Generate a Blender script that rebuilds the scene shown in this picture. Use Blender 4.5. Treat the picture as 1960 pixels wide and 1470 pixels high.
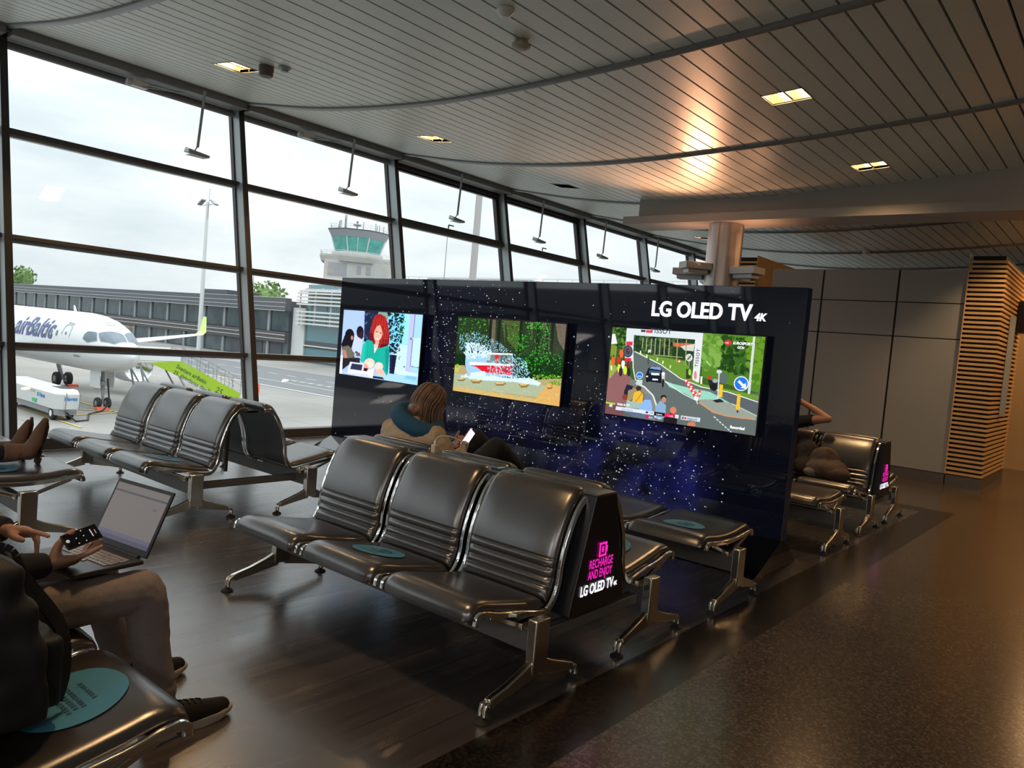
import bpy, bmesh, math, random
import numpy as np
from mathutils import Vector, Matrix, Euler
random.seed(7); np.random.seed(7)
PI = math.pi
scene = bpy.context.scene
for o in list(bpy.data.objects): bpy.data.objects.remove(o)
COL = scene.collection

# ------------------------------------------------------------------ camera
cam_data = bpy.data.cameras.new('camera'); cam = bpy.data.objects.new('camera', cam_data); COL.objects.link(cam)
_rt = Vector((0.76531646, 0.63791167, 0.085787)); _up = Vector((-0.1018827, -0.01154133, 0.99472947)); _fw = Vector((-0.63553963, 0.77002305, -0.05615939))
cam.matrix_world = Matrix(((_rt.x, _up.x, -_fw.x, 0.0), (_rt.y, _up.y, -_fw.y, 0.0), (_rt.z, _up.z, -_fw.z, 1.55), (0, 0, 0, 1)))
cam_data.sensor_width = 36.0; cam_data.lens = 1465.4 / 1960 * 36.0
cam_data.clip_start = 0.05; cam_data.clip_end = 2000
scene.camera = cam

# ------------------------------------------------------------------ world, exposure
scene.view_settings.view_transform = 'Standard'; scene.view_settings.look = 'None'
scene.view_settings.gamma = 1.0; scene.view_settings.use_curve_mapping = False
scene.view_settings.exposure = 0.38
world = bpy.data.worlds.new('overcast'); scene.world = world; world.use_nodes = True
nt = world.node_tree; nt.nodes.clear()
wo = nt.nodes.new('ShaderNodeOutputWorld'); bg = nt.nodes.new('ShaderNodeBackground')
tc = nt.nodes.new('ShaderNodeTexCoord'); mp = nt.nodes.new('ShaderNodeMapping'); nz = nt.nodes.new('ShaderNodeTexNoise'); cr = nt.nodes.new('ShaderNodeValToRGB')
mp.inputs['Scale'].default_value = (1.0, 1.0, 3.6); mp.inputs['Location'].default_value = (0.3, 1.1, 0.35)
nz.inputs['Scale'].default_value = 3.2; nz.inputs['Detail'].default_value = 6; nz.inputs['Roughness'].default_value = 0.55
cr.color_ramp.elements[0].position = 0.34; cr.color_ramp.elements[0].color = (0.60, 0.67, 0.71, 1)
cr.color_ramp.elements[1].position = 0.66; cr.color_ramp.elements[1].color = (0.86, 0.89, 0.91, 1)
nt.links.new(tc.outputs['Generated'], mp.inputs['Vector']); nt.links.new(mp.outputs[0], nz.inputs['Vector'])
nt.links.new(nz.outputs['Fac'], cr.inputs[0]); nt.links.new(cr.outputs[0], bg.inputs['Color']); nt.links.new(bg.outputs[0], wo.inputs['Surface'])
# an overcast sky is brighter overhead than at the horizon
sx = nt.nodes.new('ShaderNodeSeparateXYZ'); mz = nt.nodes.new('ShaderNodeMath'); mz.operation = 'MAXIMUM'; mz.inputs[1].default_value = 0.0
pw = nt.nodes.new('ShaderNodeMath'); pw.operation = 'POWER'; pw.inputs[1].default_value = 1.7; ma = nt.nodes.new('ShaderNodeMath'); ma.operation = 'MULTIPLY_ADD'; ma.inputs[1].default_value = 2.6; ma.inputs[2].default_value = 0.95
nt.links.new(tc.outputs['Generated'], sx.inputs[0]); nt.links.new(sx.outputs[2], mz.inputs[0]); nt.links.new(mz.outputs[0], pw.inputs[0]); nt.links.new(pw.outputs[0], ma.inputs[0]); nt.links.new(ma.outputs[0], bg.inputs['Strength'])

# ------------------------------------------------------------------ materials
def new_mat(name):
    m = bpy.data.materials.new(name); m.use_nodes = True
    return m, m.node_tree, m.node_tree.nodes['Principled BSDF']
def mat(name, col, rough=0.5, metal=0.0, emit=None, es=0.0, noise=None, bump=None, coat=0.0, ior=None, alpha=None, trans=None):
    m, t, b = new_mat(name)
    b.inputs['Base Color'].default_value = (*col, 1); b.inputs['Roughness'].default_value = rough; b.inputs['Metallic'].default_value = metal
    if emit: b.inputs['Emission Color'].default_value = (*emit, 1); b.inputs['Emission Strength'].default_value = es
    if coat: b.inputs['Coat Weight'].default_value = coat; b.inputs['Coat Roughness'].default_value = 0.05
    if ior: b.inputs['IOR'].default_value = ior
    if trans: b.inputs['Transmission Weight'].default_value = trans
    if noise or bump:
        c = t.nodes.new('ShaderNodeTexCoord'); n = t.nodes.new('ShaderNodeTexNoise'); t.links.new(c.outputs['Object'], n.inputs['Vector'])
        n.inputs['Detail'].default_value = 5
    if noise:                                  # (scale, second colour)
        n.inputs['Scale'].default_value = noise[0]
        r = t.nodes.new('ShaderNodeValToRGB'); r.color_ramp.elements[0].position = 0.35; r.color_ramp.elements[1].position = 0.65
        r.color_ramp.elements[0].color = (*col, 1); r.color_ramp.elements[1].color = (*noise[1], 1)
        t.links.new(n.outputs['Fac'], r.inputs[0]); t.links.new(r.outputs[0], b.inputs['Base Color'])
    if bump:                                   # (scale, strength)
        if not noise: n.inputs['Scale'].default_value = bump[0]
        bp = t.nodes.new('ShaderNodeBump'); bp.inputs['Strength'].default_value = bump[1]; bp.inputs['Distance'].default_value = 0.01
        t.links.new(n.outputs['Fac'], bp.inputs['Height']); t.links.new(bp.outputs[0], b.inputs['Normal'])
    return m

M = {}
M['ceil'] = mat('ceiling_metal', (0.72, 0.765, 0.71), 0.36, 0.12)
M['slot'] = mat('ceiling_void', (0.015, 0.015, 0.016), 0.9)
M['seam'] = mat('ceiling_seam_metal', (0.26, 0.27, 0.28), 0.35, 0.5)
M['frame_dark'] = mat('window_frame_dark', (0.045, 0.042, 0.042), 0.4, 0.3)
M['frame_grey'] = mat('window_frame_grey', (0.46, 0.51, 0.53), 0.42, 0.3)
M['frame_brown'] = mat('window_transom', (0.065, 0.055, 0.052), 0.4, 0.2)
M['header'] = mat('window_header', (0.22, 0.23, 0.235), 0.5, 0.2)
M['leather'] = mat('black_leather', (0.026, 0.022, 0.022), 0.28, bump=(240, 0.04), ior=2.3)
M['leather2'] = mat('leather_back_shell', (0.05, 0.052, 0.055), 0.45)
M['chrome'] = mat('chrome', (0.86, 0.85, 0.84), 0.10, 1.0)
M['alu'] = mat('polished_aluminium', (0.74, 0.71, 0.63), 0.20, 1.0)
M['beam'] = mat('grey_beam', (0.17, 0.165, 0.16), 0.45, 0.5)
M['rubber'] = mat('black_rubber', (0.015, 0.015, 0.015), 0.7)
M['sticker'] = mat('teal_sticker', (0.07, 0.30, 0.50), 0.5)
M['sticker_ink'] = mat('sticker_ink', (0.03, 0.11, 0.17), 0.5)
M['console'] = mat('console_black', (0.008, 0.008, 0.010), 0.35)
M['console_top'] = mat('console_top', (0.11, 0.13, 0.15), 0.25, 0.2)
M['magenta'] = mat('magenta_sign', (0.7, 0.02, 0.35), 0.5, emit=(0.95, 0.02, 0.50), es=0.75)
M['white_sign'] = mat('white_sign', (0.9, 0.9, 0.95), 0.5, emit=(0.93, 0.90, 1.0), es=1.15)
M['tv_body'] = mat('tv_body', (0.006, 0.006, 0.010), 0.25)
M['fabric_panel'] = mat('grey_wall_panel', (0.31, 0.305, 0.285), 0.85, noise=(60, (0.335, 0.33, 0.31)))
M['joint'] = mat('panel_joint', (0.03, 0.026, 0.022), 0.8)
M['stone'] = mat('stone_plinth', (0.10, 0.088, 0.08), 0.35, noise=(30, (0.13, 0.11, 0.10)))
M['slat'] = mat('oak_slat', (0.66, 0.40, 0.16), 0.45, noise=(9, (0.72, 0.45, 0.19)))
M['slat_dark'] = mat('slat_backing', (0.018, 0.010, 0.007), 0.8)
M['white_paint'] = mat('light_paint', (0.50, 0.48, 0.45), 0.6)
M['beam_paint'] = mat('bulkhead_paint', (0.36, 0.35, 0.335), 0.55)
M['column'] = mat('column_steel', (0.48, 0.44, 0.42), 0.32, 0.75, noise=(3, (0.55, 0.50, 0.47)))
M['lamp_warm'] = mat('lamp_warm', (1, 0.8, 0.5), 0.5, emit=(1.0, 0.62, 0.25), es=7)
M['lamp_tube'] = mat('lamp_tube', (1, 0.8, 0.5), 0.5, emit=(1.0, 0.66, 0.30), es=22)
M['lamp_refl'] = mat('lamp_reflector', (0.42, 0.36, 0.28), 0.3, 0.8)
M['plastic_beige'] = mat('beige_plastic', (0.42, 0.38, 0.30), 0.5)
M['plastic_white'] = mat('white_plastic', (0.75, 0.76, 0.75), 0.4)
M['plastic_dark'] = mat('dark_plastic', (0.03, 0.03, 0.03), 0.4)
M['lampgrey'] = mat('grey_luminaire', (0.40, 0.43, 0.44), 0.4, 0.4)

def planks():
    m, t, b = new_mat('dark_laminate')
    tc = t.nodes.new('ShaderNodeTexCoord'); mp = t.nodes.new('ShaderNodeMapping'); mp.inputs['Rotation'].default_value = (0, 0, PI/2)
    br = t.nodes.new('ShaderNodeTexBrick'); br.inputs['Scale'].default_value = 1.0; br.inputs['Mortar Size'].default_value = 0.002
    br.inputs['Brick Width'].default_value = 1.25; br.inputs['Row Height'].default_value = 0.185; br.offset = 0.37
    br.inputs['Color1'].default_value = (0.042, 0.037, 0.037, 1); br.inputs['Color2'].default_value = (0.072, 0.060, 0.056, 1); br.inputs['Mortar'].default_value = (0.006, 0.005, 0.005, 1)
    mp2 = t.nodes.new('ShaderNodeMapping'); mp2.inputs['Scale'].default_value = (9, .5, 1)
    n = t.nodes.new('ShaderNodeTexNoise'); n.inputs['Scale'].default_value = 2.4; n.inputs['Detail'].default_value = 8
    mx = t.nodes.new('ShaderNodeMixRGB'); mx.blend_type = 'OVERLAY'; mx.inputs[0].default_value = 0.35
    t.links.new(tc.outputs['Object'], mp.inputs[0]); t.links.new(mp.outputs[0], br.inputs['Vector'])
    t.links.new(tc.outputs['Object'], mp2.inputs[0]); t.links.new(mp2.outputs[0], n.inputs['Vector'])
    t.links.new(br.outputs['Color'], mx.inputs[1]); t.links.new(n.outputs['Fac'], mx.inputs[2]); t.links.new(mx.outputs[0], b.inputs['Base Color'])
    mr = t.nodes.new('ShaderNodeMapRange'); mr.inputs['To Min'].default_value = 0.18; mr.inputs['To Max'].default_value = 0.34
    t.links.new(n.outputs['Fac'], mr.inputs['Value']); t.links.new(mr.outputs[0], b.inputs['Roughness'])
    bp = t.nodes.new('ShaderNodeBump'); bp.inputs['Strength'].default_value = 0.015; bp.inputs['Distance'].default_value = 0.002
    t.links.new(n.outputs['Fac'], bp.inputs['Height']); t.links.new(bp.outputs[0], b.inputs['Normal'])
    b.inputs['IOR'].default_value = 2.7
    return m
def granite(name, c1, c2, c3, rough):
    m, t, b = new_mat(name)
    tc = t.nodes.new('ShaderNodeTexCoord'); v = t.nodes.new('ShaderNodeTexVoronoi'); v.inputs['Scale'].default_value = 95
    r = t.nodes.new('ShaderNodeValToRGB'); r.color_ramp.interpolation = 'CONSTANT'
    r.color_ramp.elements[0].color = (*c1, 1); r.color_ramp.elements[1].color = (*c2, 1); r.color_ramp.elements[1].position = 0.4
    e = r.color_ramp.elements.new(0.78); e.color = (*c3, 1)
    t.links.new(tc.outputs['Object'], v.inputs['Vector'])
    sp = t.nodes.new('ShaderNodeSeparateColor'); t.links.new(v.outputs['Color'], sp.inputs[0]); t.links.new(sp.outputs[0], r.inputs[0])
    br = t.nodes.new('ShaderNodeTexBrick'); br.inputs['Scale'].default_value = 1; br.inputs['Brick Width'].default_value = 0.6; br.inputs['Row Height'].default_value = 0.6; br.offset = 0
    br.inputs['Mortar Size'].default_value = 0.0025; br.inputs['Color1'].default_value = (1, 1, 1, 1); br.inputs['Color2'].default_value = (0.9, 0.9, 0.9, 1); br.inputs['Mortar'].default_value = (0.5, 0.5, 0.5, 1)
    t.links.new(tc.outputs['Object'], br.inputs['Vector'])
    mx = t.nodes.new('ShaderNodeMixRGB'); mx.blend_type = 'MULTIPLY'; mx.inputs[0].default_value = 1
    t.links.new(r.outputs[0], mx.inputs[1]); t.links.new(br.outputs['Color'], mx.inputs[2]); t.links.new(mx.outputs[0], b.inputs['Base Color'])
    b.inputs['Roughness'].default_value = rough
    return m
M['wood_floor'] = planks()
M['granite'] = granite('brown_granite', (0.06, 0.044, 0.033), (0.095, 0.072, 0.054), (0.15, 0.12, 0.09), 0.22)
M['granite_dark'] = granite('black_granite', (0.008, 0.007, 0.006), (0.016, 0.012, 0.010), (0.03, 0.024, 0.02), 0.26)

def glass_mat(name, tint, refl=1.0):
    m = bpy.data.materials.new(name); m.use_nodes = True; t = m.node_tree; t.nodes.clear()
    o = t.nodes.new('ShaderNodeOutputMaterial'); tr = t.nodes.new('ShaderNodeBsdfTransparent'); gl = t.nodes.new('ShaderNodeBsdfGlossy'); mx = t.nodes.new('ShaderNodeMixShader'); fr = t.nodes.new('ShaderNodeFresnel')
    tr.inputs[0].default_value = (*tint, 1); gl.inputs['Roughness'].default_value = 0.0; fr.inputs[0].default_value = 1.45
    mu = t.nodes.new('ShaderNodeMath'); mu.operation = 'MULTIPLY'; mu.inputs[1].default_value = refl
    t.links.new(fr.outputs[0], mu.inputs[0]); t.links.new(mu.outputs[0], mx.inputs[0]); t.links.new(tr.outputs[0], mx.inputs[1]); t.links.new(gl.outputs[0], mx.inputs[2]); t.links.new(mx.outputs[0], o.inputs[0])
    return m
M['glass'] = glass_mat('window_glass', (0.95, 0.98, 0.97))

def star_wall():
    m, t, b = new_mat('starry_gloss_print')
    tc = t.nodes.new('ShaderNodeTexCoord'); N = t.nodes.new; L = t.links.new
    def math_(op, a=None, b_=None):
        n = N('ShaderNodeMath'); n.operation = op
        for i, v in enumerate((a, b_)):
            if v is None: continue
            if hasattr(v, 'links'): L(v, n.inputs[i])
            else: n.inputs[i].default_value = v
        return n.outputs[0]
    sep = N('ShaderNodeSeparateXYZ'); L(tc.outputs['Object'], sep.inputs[0]); X, Z = sep.outputs[0], sep.outputs[2]
    # a milky band running from the upper middle down to the right
    d = math_('ABSOLUTE', math_('ADD', math_('MULTIPLY', math_('SUBTRACT', X, -3.35), 0.42), math_('SUBTRACT', Z, 0.42)))
    band = N('ShaderNodeMapRange'); band.interpolation_type = 'SMOOTHSTEP'; band.inputs['From Min'].default_value = 1.15; band.inputs['From Max'].default_value = 0.05; L(d, band.inputs[0])
    fade = N('ShaderNodeMapRange'); fade.interpolation_type = 'SMOOTHSTEP'; fade.inputs['From Min'].default_value = -2.35; fade.inputs['From Max'].default_value = -2.9; L(X, fade.inputs[0])
    fadel = N('ShaderNodeMapRange'); fadel.interpolation_type = 'SMOOTHSTEP'; fadel.inputs['From Min'].default_value = -6.6; fadel.inputs['From Max'].default_value = -5.4; L(X, fadel.inputs[0])
    bandm = math_('MULTIPLY', math_('MULTIPLY', band.outputs[0], fade.outputs[0]), fadel.outputs[0])
    n1 = N('ShaderNodeTexNoise'); n1.inputs['Scale'].default_value = 1.9; n1.inputs['Detail'].default_value = 5; L(tc.outputs['Object'], n1.inputs['Vector'])
    neb = N('ShaderNodeMapRange'); neb.inputs['From Min'].default_value = 0.42; neb.inputs['From Max'].default_value = 0.78; L(n1.outputs['Fac'], neb.inputs[0])
    core = N('ShaderNodeMapRange'); core.interpolation_type = 'SMOOTHSTEP'; core.inputs['From Min'].default_value = 1.5; core.inputs['From Max'].default_value = 0.1; cd_ = math_('ADD', math_('ABSOLUTE', math_('SUBTRACT', X, -3.15)), math_('ABSOLUTE', math_('SUBTRACT', Z, 0.60))); L(cd_, core.inputs[0])
    nebm = math_('MULTIPLY', math_('MULTIPLY', neb.outputs[0], bandm), math_('ADD', math_('MULTIPLY', core.outputs[0], 0.85), 0.15))
    v = N('ShaderNodeTexVoronoi'); v.inputs['Scale'].default_value = 44; v.inputs['Randomness'].default_value = 1.0
    mp = N('ShaderNodeMapping'); mp.inputs['Scale'].default_value = (0.85, 0.0, 1.0); L(tc.outputs['Object'], mp.inputs[0]); L(mp.outputs[0], v.inputs['Vector'])
    sc = N('ShaderNodeSeparateColor'); L(v.outputs['Color'], sc.inputs[0])
    thr = math_('ADD', math_('MULTIPLY', math_('MULTIPLY', sc.outputs[0], sc.outputs[1]), 0.24), 0.095)
    star = math_('LESS_THAN', v.outputs['Distance'], thr)
    pick = math_('LESS_THAN', sc.outputs[2], math_('ADD', math_('MULTIPLY', bandm, 0.78), 0.03))
    st = math_('MULTIPLY', star, pick)
    c1 = N('ShaderNodeMixRGB'); c1.inputs[1].default_value = (0.003, 0.004, 0.009, 1); c1.inputs[2].default_value = (0.03, 0.035, 0.30, 1); L(nebm, c1.inputs[0])
    c2 = N('ShaderNodeMixRGB'); c2.inputs[2].default_value = (0.75, 0.80, 0.95, 1); L(c1.outputs[0], c2.inputs[1]); L(st, c2.inputs[0])
    L(c2.outputs[0], b.inputs['Base Color']); L(c2.outputs[0], b.inputs['Emission Color']); b.inputs['Emission Strength'].default_value = 0.34
    b.inputs['Roughness'].default_value = 0.03; b.inputs['IOR'].default_value = 1.75
    return m
M['stars'] = star_wall()
M['gloss_black'] = mat('gloss_black', (0.004, 0.004, 0.006), 0.05, ior=1.6)

# ------------------------------------------------------------------ mesh helpers
class MB:
    def __init__(s): s.v = []; s.f = []; s.m = []
    def add(s, vs, fs, mi=0):
        k = len(s.v); s.v += [tuple(p) for p in vs]; s.f += [tuple(i + k for i in f) for f in fs]; s.m += [mi] * len(fs); return s
    def box(s, x0, x1, y0, y1, z0, z1, mi=0, T=None):
        vs = [Vector((x, y, z)) for x in (x0, x1) for y in (y0, y1) for z in (z0, z1)]
        if T is not None: vs = [T @ p for p in vs]
        return s.add(vs, [(0, 1, 3, 2), (4, 6, 7, 5), (0, 4, 5, 1), (2, 3, 7, 6), (0, 2, 6, 4), (1, 5, 7, 3)], mi)
    def bar(s, p, q, w, h=None, mi=0, up=(0, 0, 1), w2=None, h2=None):
        p = Vector(p); q = Vector(q); h = h or w; w2 = w2 or w; h2 = h2 or h; d = (q - p).normalized(); u = Vector(up)
        if abs(d.dot(u)) > 0.98: u = Vector((0, 1, 0))
        a = d.cross(u).normalized(); b = a.cross(d).normalized(); vs = []
        for c, ww, hh in ((p, w, h), (q, w2, h2)):
            for i, j in ((-1, -1), (1, -1), (1, 1), (-1, 1)): vs.append(c + a * (i * ww / 2) + b * (j * hh / 2))
        return s.add(vs, [(3, 2, 1, 0), (4, 5, 6, 7), (0, 1, 5, 4), (1, 2, 6, 5), (2, 3, 7, 6), (3, 0, 4, 7)], mi)
    def tube(s, pts, r, n=10, mi=0, cap=True, sq=1.0):
        pts = [Vector(p) for p in pts]; R = r if isinstance(r, (list, tuple)) else [r] * len(pts); rings = []; a = None
        for i, p in enumerate(pts):
            d = (pts[min(i + 1, len(pts) - 1)] - pts[max(i - 1, 0)]).normalized()
            if a is None:
                a = d.cross(Vector((0, 0, 1)));
                if a.length < 1e-3: a = d.cross(Vector((0, 1, 0)))
            a = (a - d * a.dot(d)).normalized(); b = d.cross(a)
            rings.append([p + (a * math.cos(2 * PI * k / n) + b * (sq * math.sin(2 * PI * k / n))) * R[i] for k in range(n)])
        vs = [p for g in rings for p in g]; fs = []
        for i in range(len(pts) - 1):
            for k in range(n): fs.append((i * n + k, i * n + (k + 1) % n, (i + 1) * n + (k + 1) % n, (i + 1) * n + k))
        if cap: fs.append(tuple(range(n - 1, -1, -1))); fs.append(tuple((len(pts) - 1) * n + k for k in range(n)))
        return s.add(vs, fs, mi)
    def capsule(s, p, r0, q, r1, n=14):
        p = Vector(p); q = Vector(q); d = (q - p).normalized(); pts = []; R = []
        for k in range(1, 5): a = PI / 2 * k / 5; pts.append(p - d * r0 * math.cos(a)); R.append(r0 * math.sin(a))
        pts.append(p); R.append(r0); pts.append(q); R.append(r1)
        for k in range(4, 0, -1): a = PI / 2 * k / 5; pts.append(q + d * r1 * math.cos(a)); R.append(r1 * math.sin(a))
        return s.tube(pts, R, n)
    def ell(s, c, r, rot=None, n=20, m=12, mi=0):
        c = Vector(c); vs = []; fs = []; Rm = Euler(rot).to_matrix() if rot is not None and not isinstance(rot, Matrix) else (rot or Matrix.Identity(3))
        for i in range(m + 1):
            th = PI * i / m
            for k in range(n):
                ph = 2 * PI * k / n
                vs.append(c + Rm @ Vector((r[0] * math.sin(th) * math.cos(ph), r[1] * math.sin(th) * math.sin(ph), r[2] * math.cos(th))))
        for i in range(m):
            for k in range(n): fs.append((i * n + k, (i + 1) * n + k, (i + 1) * n + (k + 1) % n, i * n + (k + 1) % n))
        return s.add(vs, fs, mi)
    def prism(s, poly, ax, a0, a1, mi=0):
        def P(u, v, w): return {'x': (w, u, v), 'y': (u, w, v), 'z': (u, v, w)}[ax]
        n = len(poly); vs = [P(u, v, a0) for u, v in poly] + [P(u, v, a1) for u, v in poly]
        fs = [tuple(range(n)), tuple(range(2 * n - 1, n - 1, -1))] + [(k, k + n, (k + 1) % n + n, (k + 1) % n) for k in range(n)]
        return s.add(vs, fs, mi)
    def lathe(s, prof, c=(0, 0, 0), n=24, ax='z', mi=0):
        vs = []; fs = []; c = Vector(c)
        for r, h in prof:
            for k in range(n):
                a = 2 * PI * k / n; u, v = r * math.cos(a), r * math.sin(a)
                vs.append(c + Vector({'z': (u, v, h), 'x': (h, u, v), 'y': (u, h, v)}[ax]))
        for i in range(len(prof) - 1):
            for k in range(n): fs.append((i * n + k, i * n + (k + 1) % n, (i + 1) * n + (k + 1) % n, (i + 1) * n + k))
        fs.append(tuple(range(n))); fs.append(tuple((len(prof) - 1) * n + k for k in range(n - 1, -1, -1)))
        return s.add(vs, fs, mi)
    def sweep(s, path, w, h, x, mi=0):
        """rectangular strip along a path given in (y, z), at a constant x"""
        pts = [Vector((0, a, b)) for a, b in path]; vs = []; n = len(pts)
        for i, p in enumerate(pts):
            d = (pts[min(i + 1, n - 1)] - pts[max(i - 1, 0)]).normalized(); nn = Vector((0, -d.z, d.y))
            for i2, j in ((-1, -1), (1, -1), (1, 1), (-1, 1)): vs.append(Vector((x + i2 * w / 2, 0, 0)) + p + nn * (j * h / 2))
        fs = [(0, 1, 2, 3), tuple((n - 1) * 4 + k for k in (3, 2, 1, 0))]
        for i in range(n - 1):
            for k in range(4): fs.append((i * 4 + k, (i + 1) * 4 + k, (i + 1) * 4 + (k + 1) % 4, i * 4 + (k + 1) % 4))
        return s.add(vs, fs, mi)

def mk(name, mb, mats, parent=None, smooth=False, bevel=0.0, loc=None, recalc=True):
    me = bpy.data.meshes.new(name); me.from_pydata(mb.v, [], mb.f)
    for m in (mats if isinstance(mats, (list, tuple)) else [mats]): me.materials.append(M[m] if isinstance(m, str) else m)
    me.polygons.foreach_set('material_index', mb.m)
    if recalc:
        b = bmesh.new(); b.from_mesh(me); bmesh.ops.recalc_face_normals(b, faces=b.faces); b.to_mesh(me); b.free()
    if smooth:
        me.polygons.foreach_set('use_smooth', [True] * len(me.polygons))
        if smooth != 'all': me.set_sharp_from_angle(angle=math.radians(smooth if smooth is not True else 40))
    o = bpy.data.objects.new(name, me); COL.objects.link(o)
    if parent: o.parent = parent
    if loc: o.location = loc
    if bevel:
        md = o.modifiers.new('bevel', 'BEVEL'); md.width = bevel; md.segments = 2; md.limit_method = 'ANGLE'; md.angle_limit = math.radians(50)
    return o
def tag(o, label=None, cat=None, group=None, kind=None):
    if label: o['label'] = label
    if cat: o['category'] = cat
    if group: o['group'] = group
    if kind: o['kind'] = kind
    return o
def thing(name, label, cat, loc=(0, 0, 0), rz=0, group=None):
    o = bpy.data.objects.new(name, None); COL.objects.link(o); o.location = loc; o.rotation_euler = (0, 0, rz); o.empty_display_size = 0.1
    return tag(o, label, cat, group)
def struct(name, mb, mats, **k): return tag(mk(name, mb, mats, **k), kind='structure')
def dup(root, loc, rz=None, label=None, group=None):
    r = root.copy(); COL.objects.link(r); r.location = loc
    if rz is not None: r.rotation_euler = (0, 0, rz)
    if label: r['label'] = label
    if group: r['group'] = group
    for ch in list(root.children):
        c = ch.copy(); COL.objects.link(c); c.parent = r
        for g in ch.children:
            d = g.copy(); COL.objects.link(d); d.parent = c
    return r
def baked(o, name=None):
    """the object's mesh with its modifiers applied"""
    bpy.context.view_layer.update()
    me = bpy.data.meshes.new_from_object(o.evaluated_get(bpy.context.evaluated_depsgraph_get()))
    return me
def text_mesh(body, size, shear=0.0, bold=0.0, align='LEFT', space=1.0, extrude=0.0, fit=None):
    cu = bpy.data.curves.new('lettering', 'FONT'); cu.body = body; cu.size = size; cu.shear = shear; cu.offset = bold; cu.align_x = align; cu.space_character = space; cu.extrude = extrude
    cu.resolution_u = 4
    o = bpy.data.objects.new('lettering', cu); COL.objects.link(o)
    me = baked(o); bpy.data.objects.remove(o); bpy.data.curves.remove(cu)
    if fit:
        xs = [v.co.x for v in me.vertices]; k = fit / (max(xs) - min(xs)); me.transform(Matrix.Diagonal((k, 1, 1, 1)))
    return me
def text(name, body, size, material, parent, mtx, **k):
    me = text_mesh(body, size, **k); me.transform(mtx); me.materials.clear(); me.materials.append(M[material])
    o = bpy.data.objects.new(name, me); COL.objects.link(o); o.parent = parent
    return o
def frame_mtx(o, ux, uy):
    """matrix placing the text plane: origin o, text x-axis ux, text y-axis uy"""
    ux = Vector(ux).normalized(); uy = Vector(uy).normalized(); n = ux.cross(uy)
    return Matrix(((ux.x, uy.x, n.x, o[0]), (ux.y, uy.y, n.y, o[1]), (ux.z, uy.z, n.z, o[2]), (0, 0, 0, 1)))
def spline(pts, n):
    """Catmull-Rom through 2D/3D points, n samples per span"""
    P = [np.array(p, float) for p in pts]; P = [2 * P[0] - P[1]] + P + [2 * P[-1] - P[-2]]; out = []
    for i in range(1, len(P) - 2):
        for k in range(n):
            t = k / n; out.append(0.5 * ((2 * P[i]) + (-P[i-1] + P[i+1]) * t + (2*P[i-1] - 5*P[i] + 4*P[i+1] - P[i+2]) * t*t + (-P[i-1] + 3*P[i] - 3*P[i+1] + P[i+2]) * t**3))
    out.append(P[-2]); return [tuple(p) for p in out]
# ------------------------------------------------------------------ the hall: floor, ceiling, windows, walls
XW = -8.83; KW = 0.215                      # the glass leans outwards: x = XW - KW * z
MY = [-10.7, -8.0, -5.3, -2.62, 0.03, 2.73, 5.47, 8.18, 10.88, 13.5, 16.1, 18.65, 21.2, 23.8, 26.4, 29.0, 31.6]
TZ = [1.06, 2.17, 3.29]                     # transoms
ZT = 4.30                                   # head of the glass
def xw(z): return XW - KW * z
PX = [-9.75, -9.65, -8.9, -8.5, -8, -7, -6.5, -6, -5.3, -4.5, -4, -3.5, -3, -2.2, -1.6, -1.1, 0, 2, 4, 8]
PZ = [4.42, 4.40, 4.27, 4.20, 4.11, 3.99, 3.95, 3.91, 3.89, 3.895, 3.91, 3.93, 3.955, 4.01, 4.05, 4.10, 4.22, 4.5, 4.75, 5.0]
_dx = np.arange(-12, 10, .05); _k = np.exp(-.5 * (np.arange(-24, 25) * .05 / .34) ** 2); _k /= _k.sum()
_lin = np.where(_dx < -9.65, 4.40 + (-9.65 - _dx) * .165, np.interp(_dx, PX, PZ)); _dz = np.convolve(np.pad(_lin, 24, mode='edge'), _k, mode='valid')
def zc(x): return float(np.interp(x, _dx, _dz))

f = MB()
def slab(x0, x1, y0, y1, mi): f.add([(x0, y0, 0), (x1, y0, 0), (x1, y1, 0), (x0, y1, 0)], [(0, 1, 2, 3)], mi)
slab(-8.7, -1.86, -11, 9.78, 0); slab(-1.86, -1.55, -11, 10.09, 1); slab(-8.7, -1.86, 9.78, 10.09, 1)
slab(-8.7, -1.55, 10.09, 32, 2); slab(-1.55, 7, -11, 32, 2)
f.box(-8.7, 7, -11, 32, -0.35, -0.02, 2)
struct('floor', f, ['wood_floor', 'granite_dark', 'granite'])

# ceiling: narrow metal planks running along the windows, following the wave of the roof, interrupted at every bay
step = 0.18; gap = 0.009
FX = {}                                      # openings for the recessed lights: bay -> [(first plank x, y0, y1)]
fix_spots = [(-7.25, 4.09), (-7.25, 6.85), (-7.30, 9.70), (-7.55, 15.0), (-2.77, 6.93), (-2.77, 9.66), (-2.77, 1.45)]
xs = []
x = -9.62
while x < 7: xs.append(x); x += step
def snap(x): return min(xs, key=lambda q: abs(q + step - x))      # opening two planks wide, centred on a joint
fixtures = [(snap(a) + step, b) for a, b in fix_spots]
c = MB()
def plank(x0, x1, y0, y1):
    z0, z1 = zc(x0), zc(x1)
    c.add([(x0, y0, z0), (x1, y0, z1), (x1, y1, z1), (x0, y1, z0), (x0, y0, z0 + .03), (x1, y0, z1 + .03), (x1, y1, z1 + .03), (x0, y1, z0 + .03)],
          [(0, 3, 2, 1), (0, 4, 7, 3), (1, 2, 6, 5), (0, 1, 5, 4), (3, 7, 6, 2)], 0)
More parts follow.
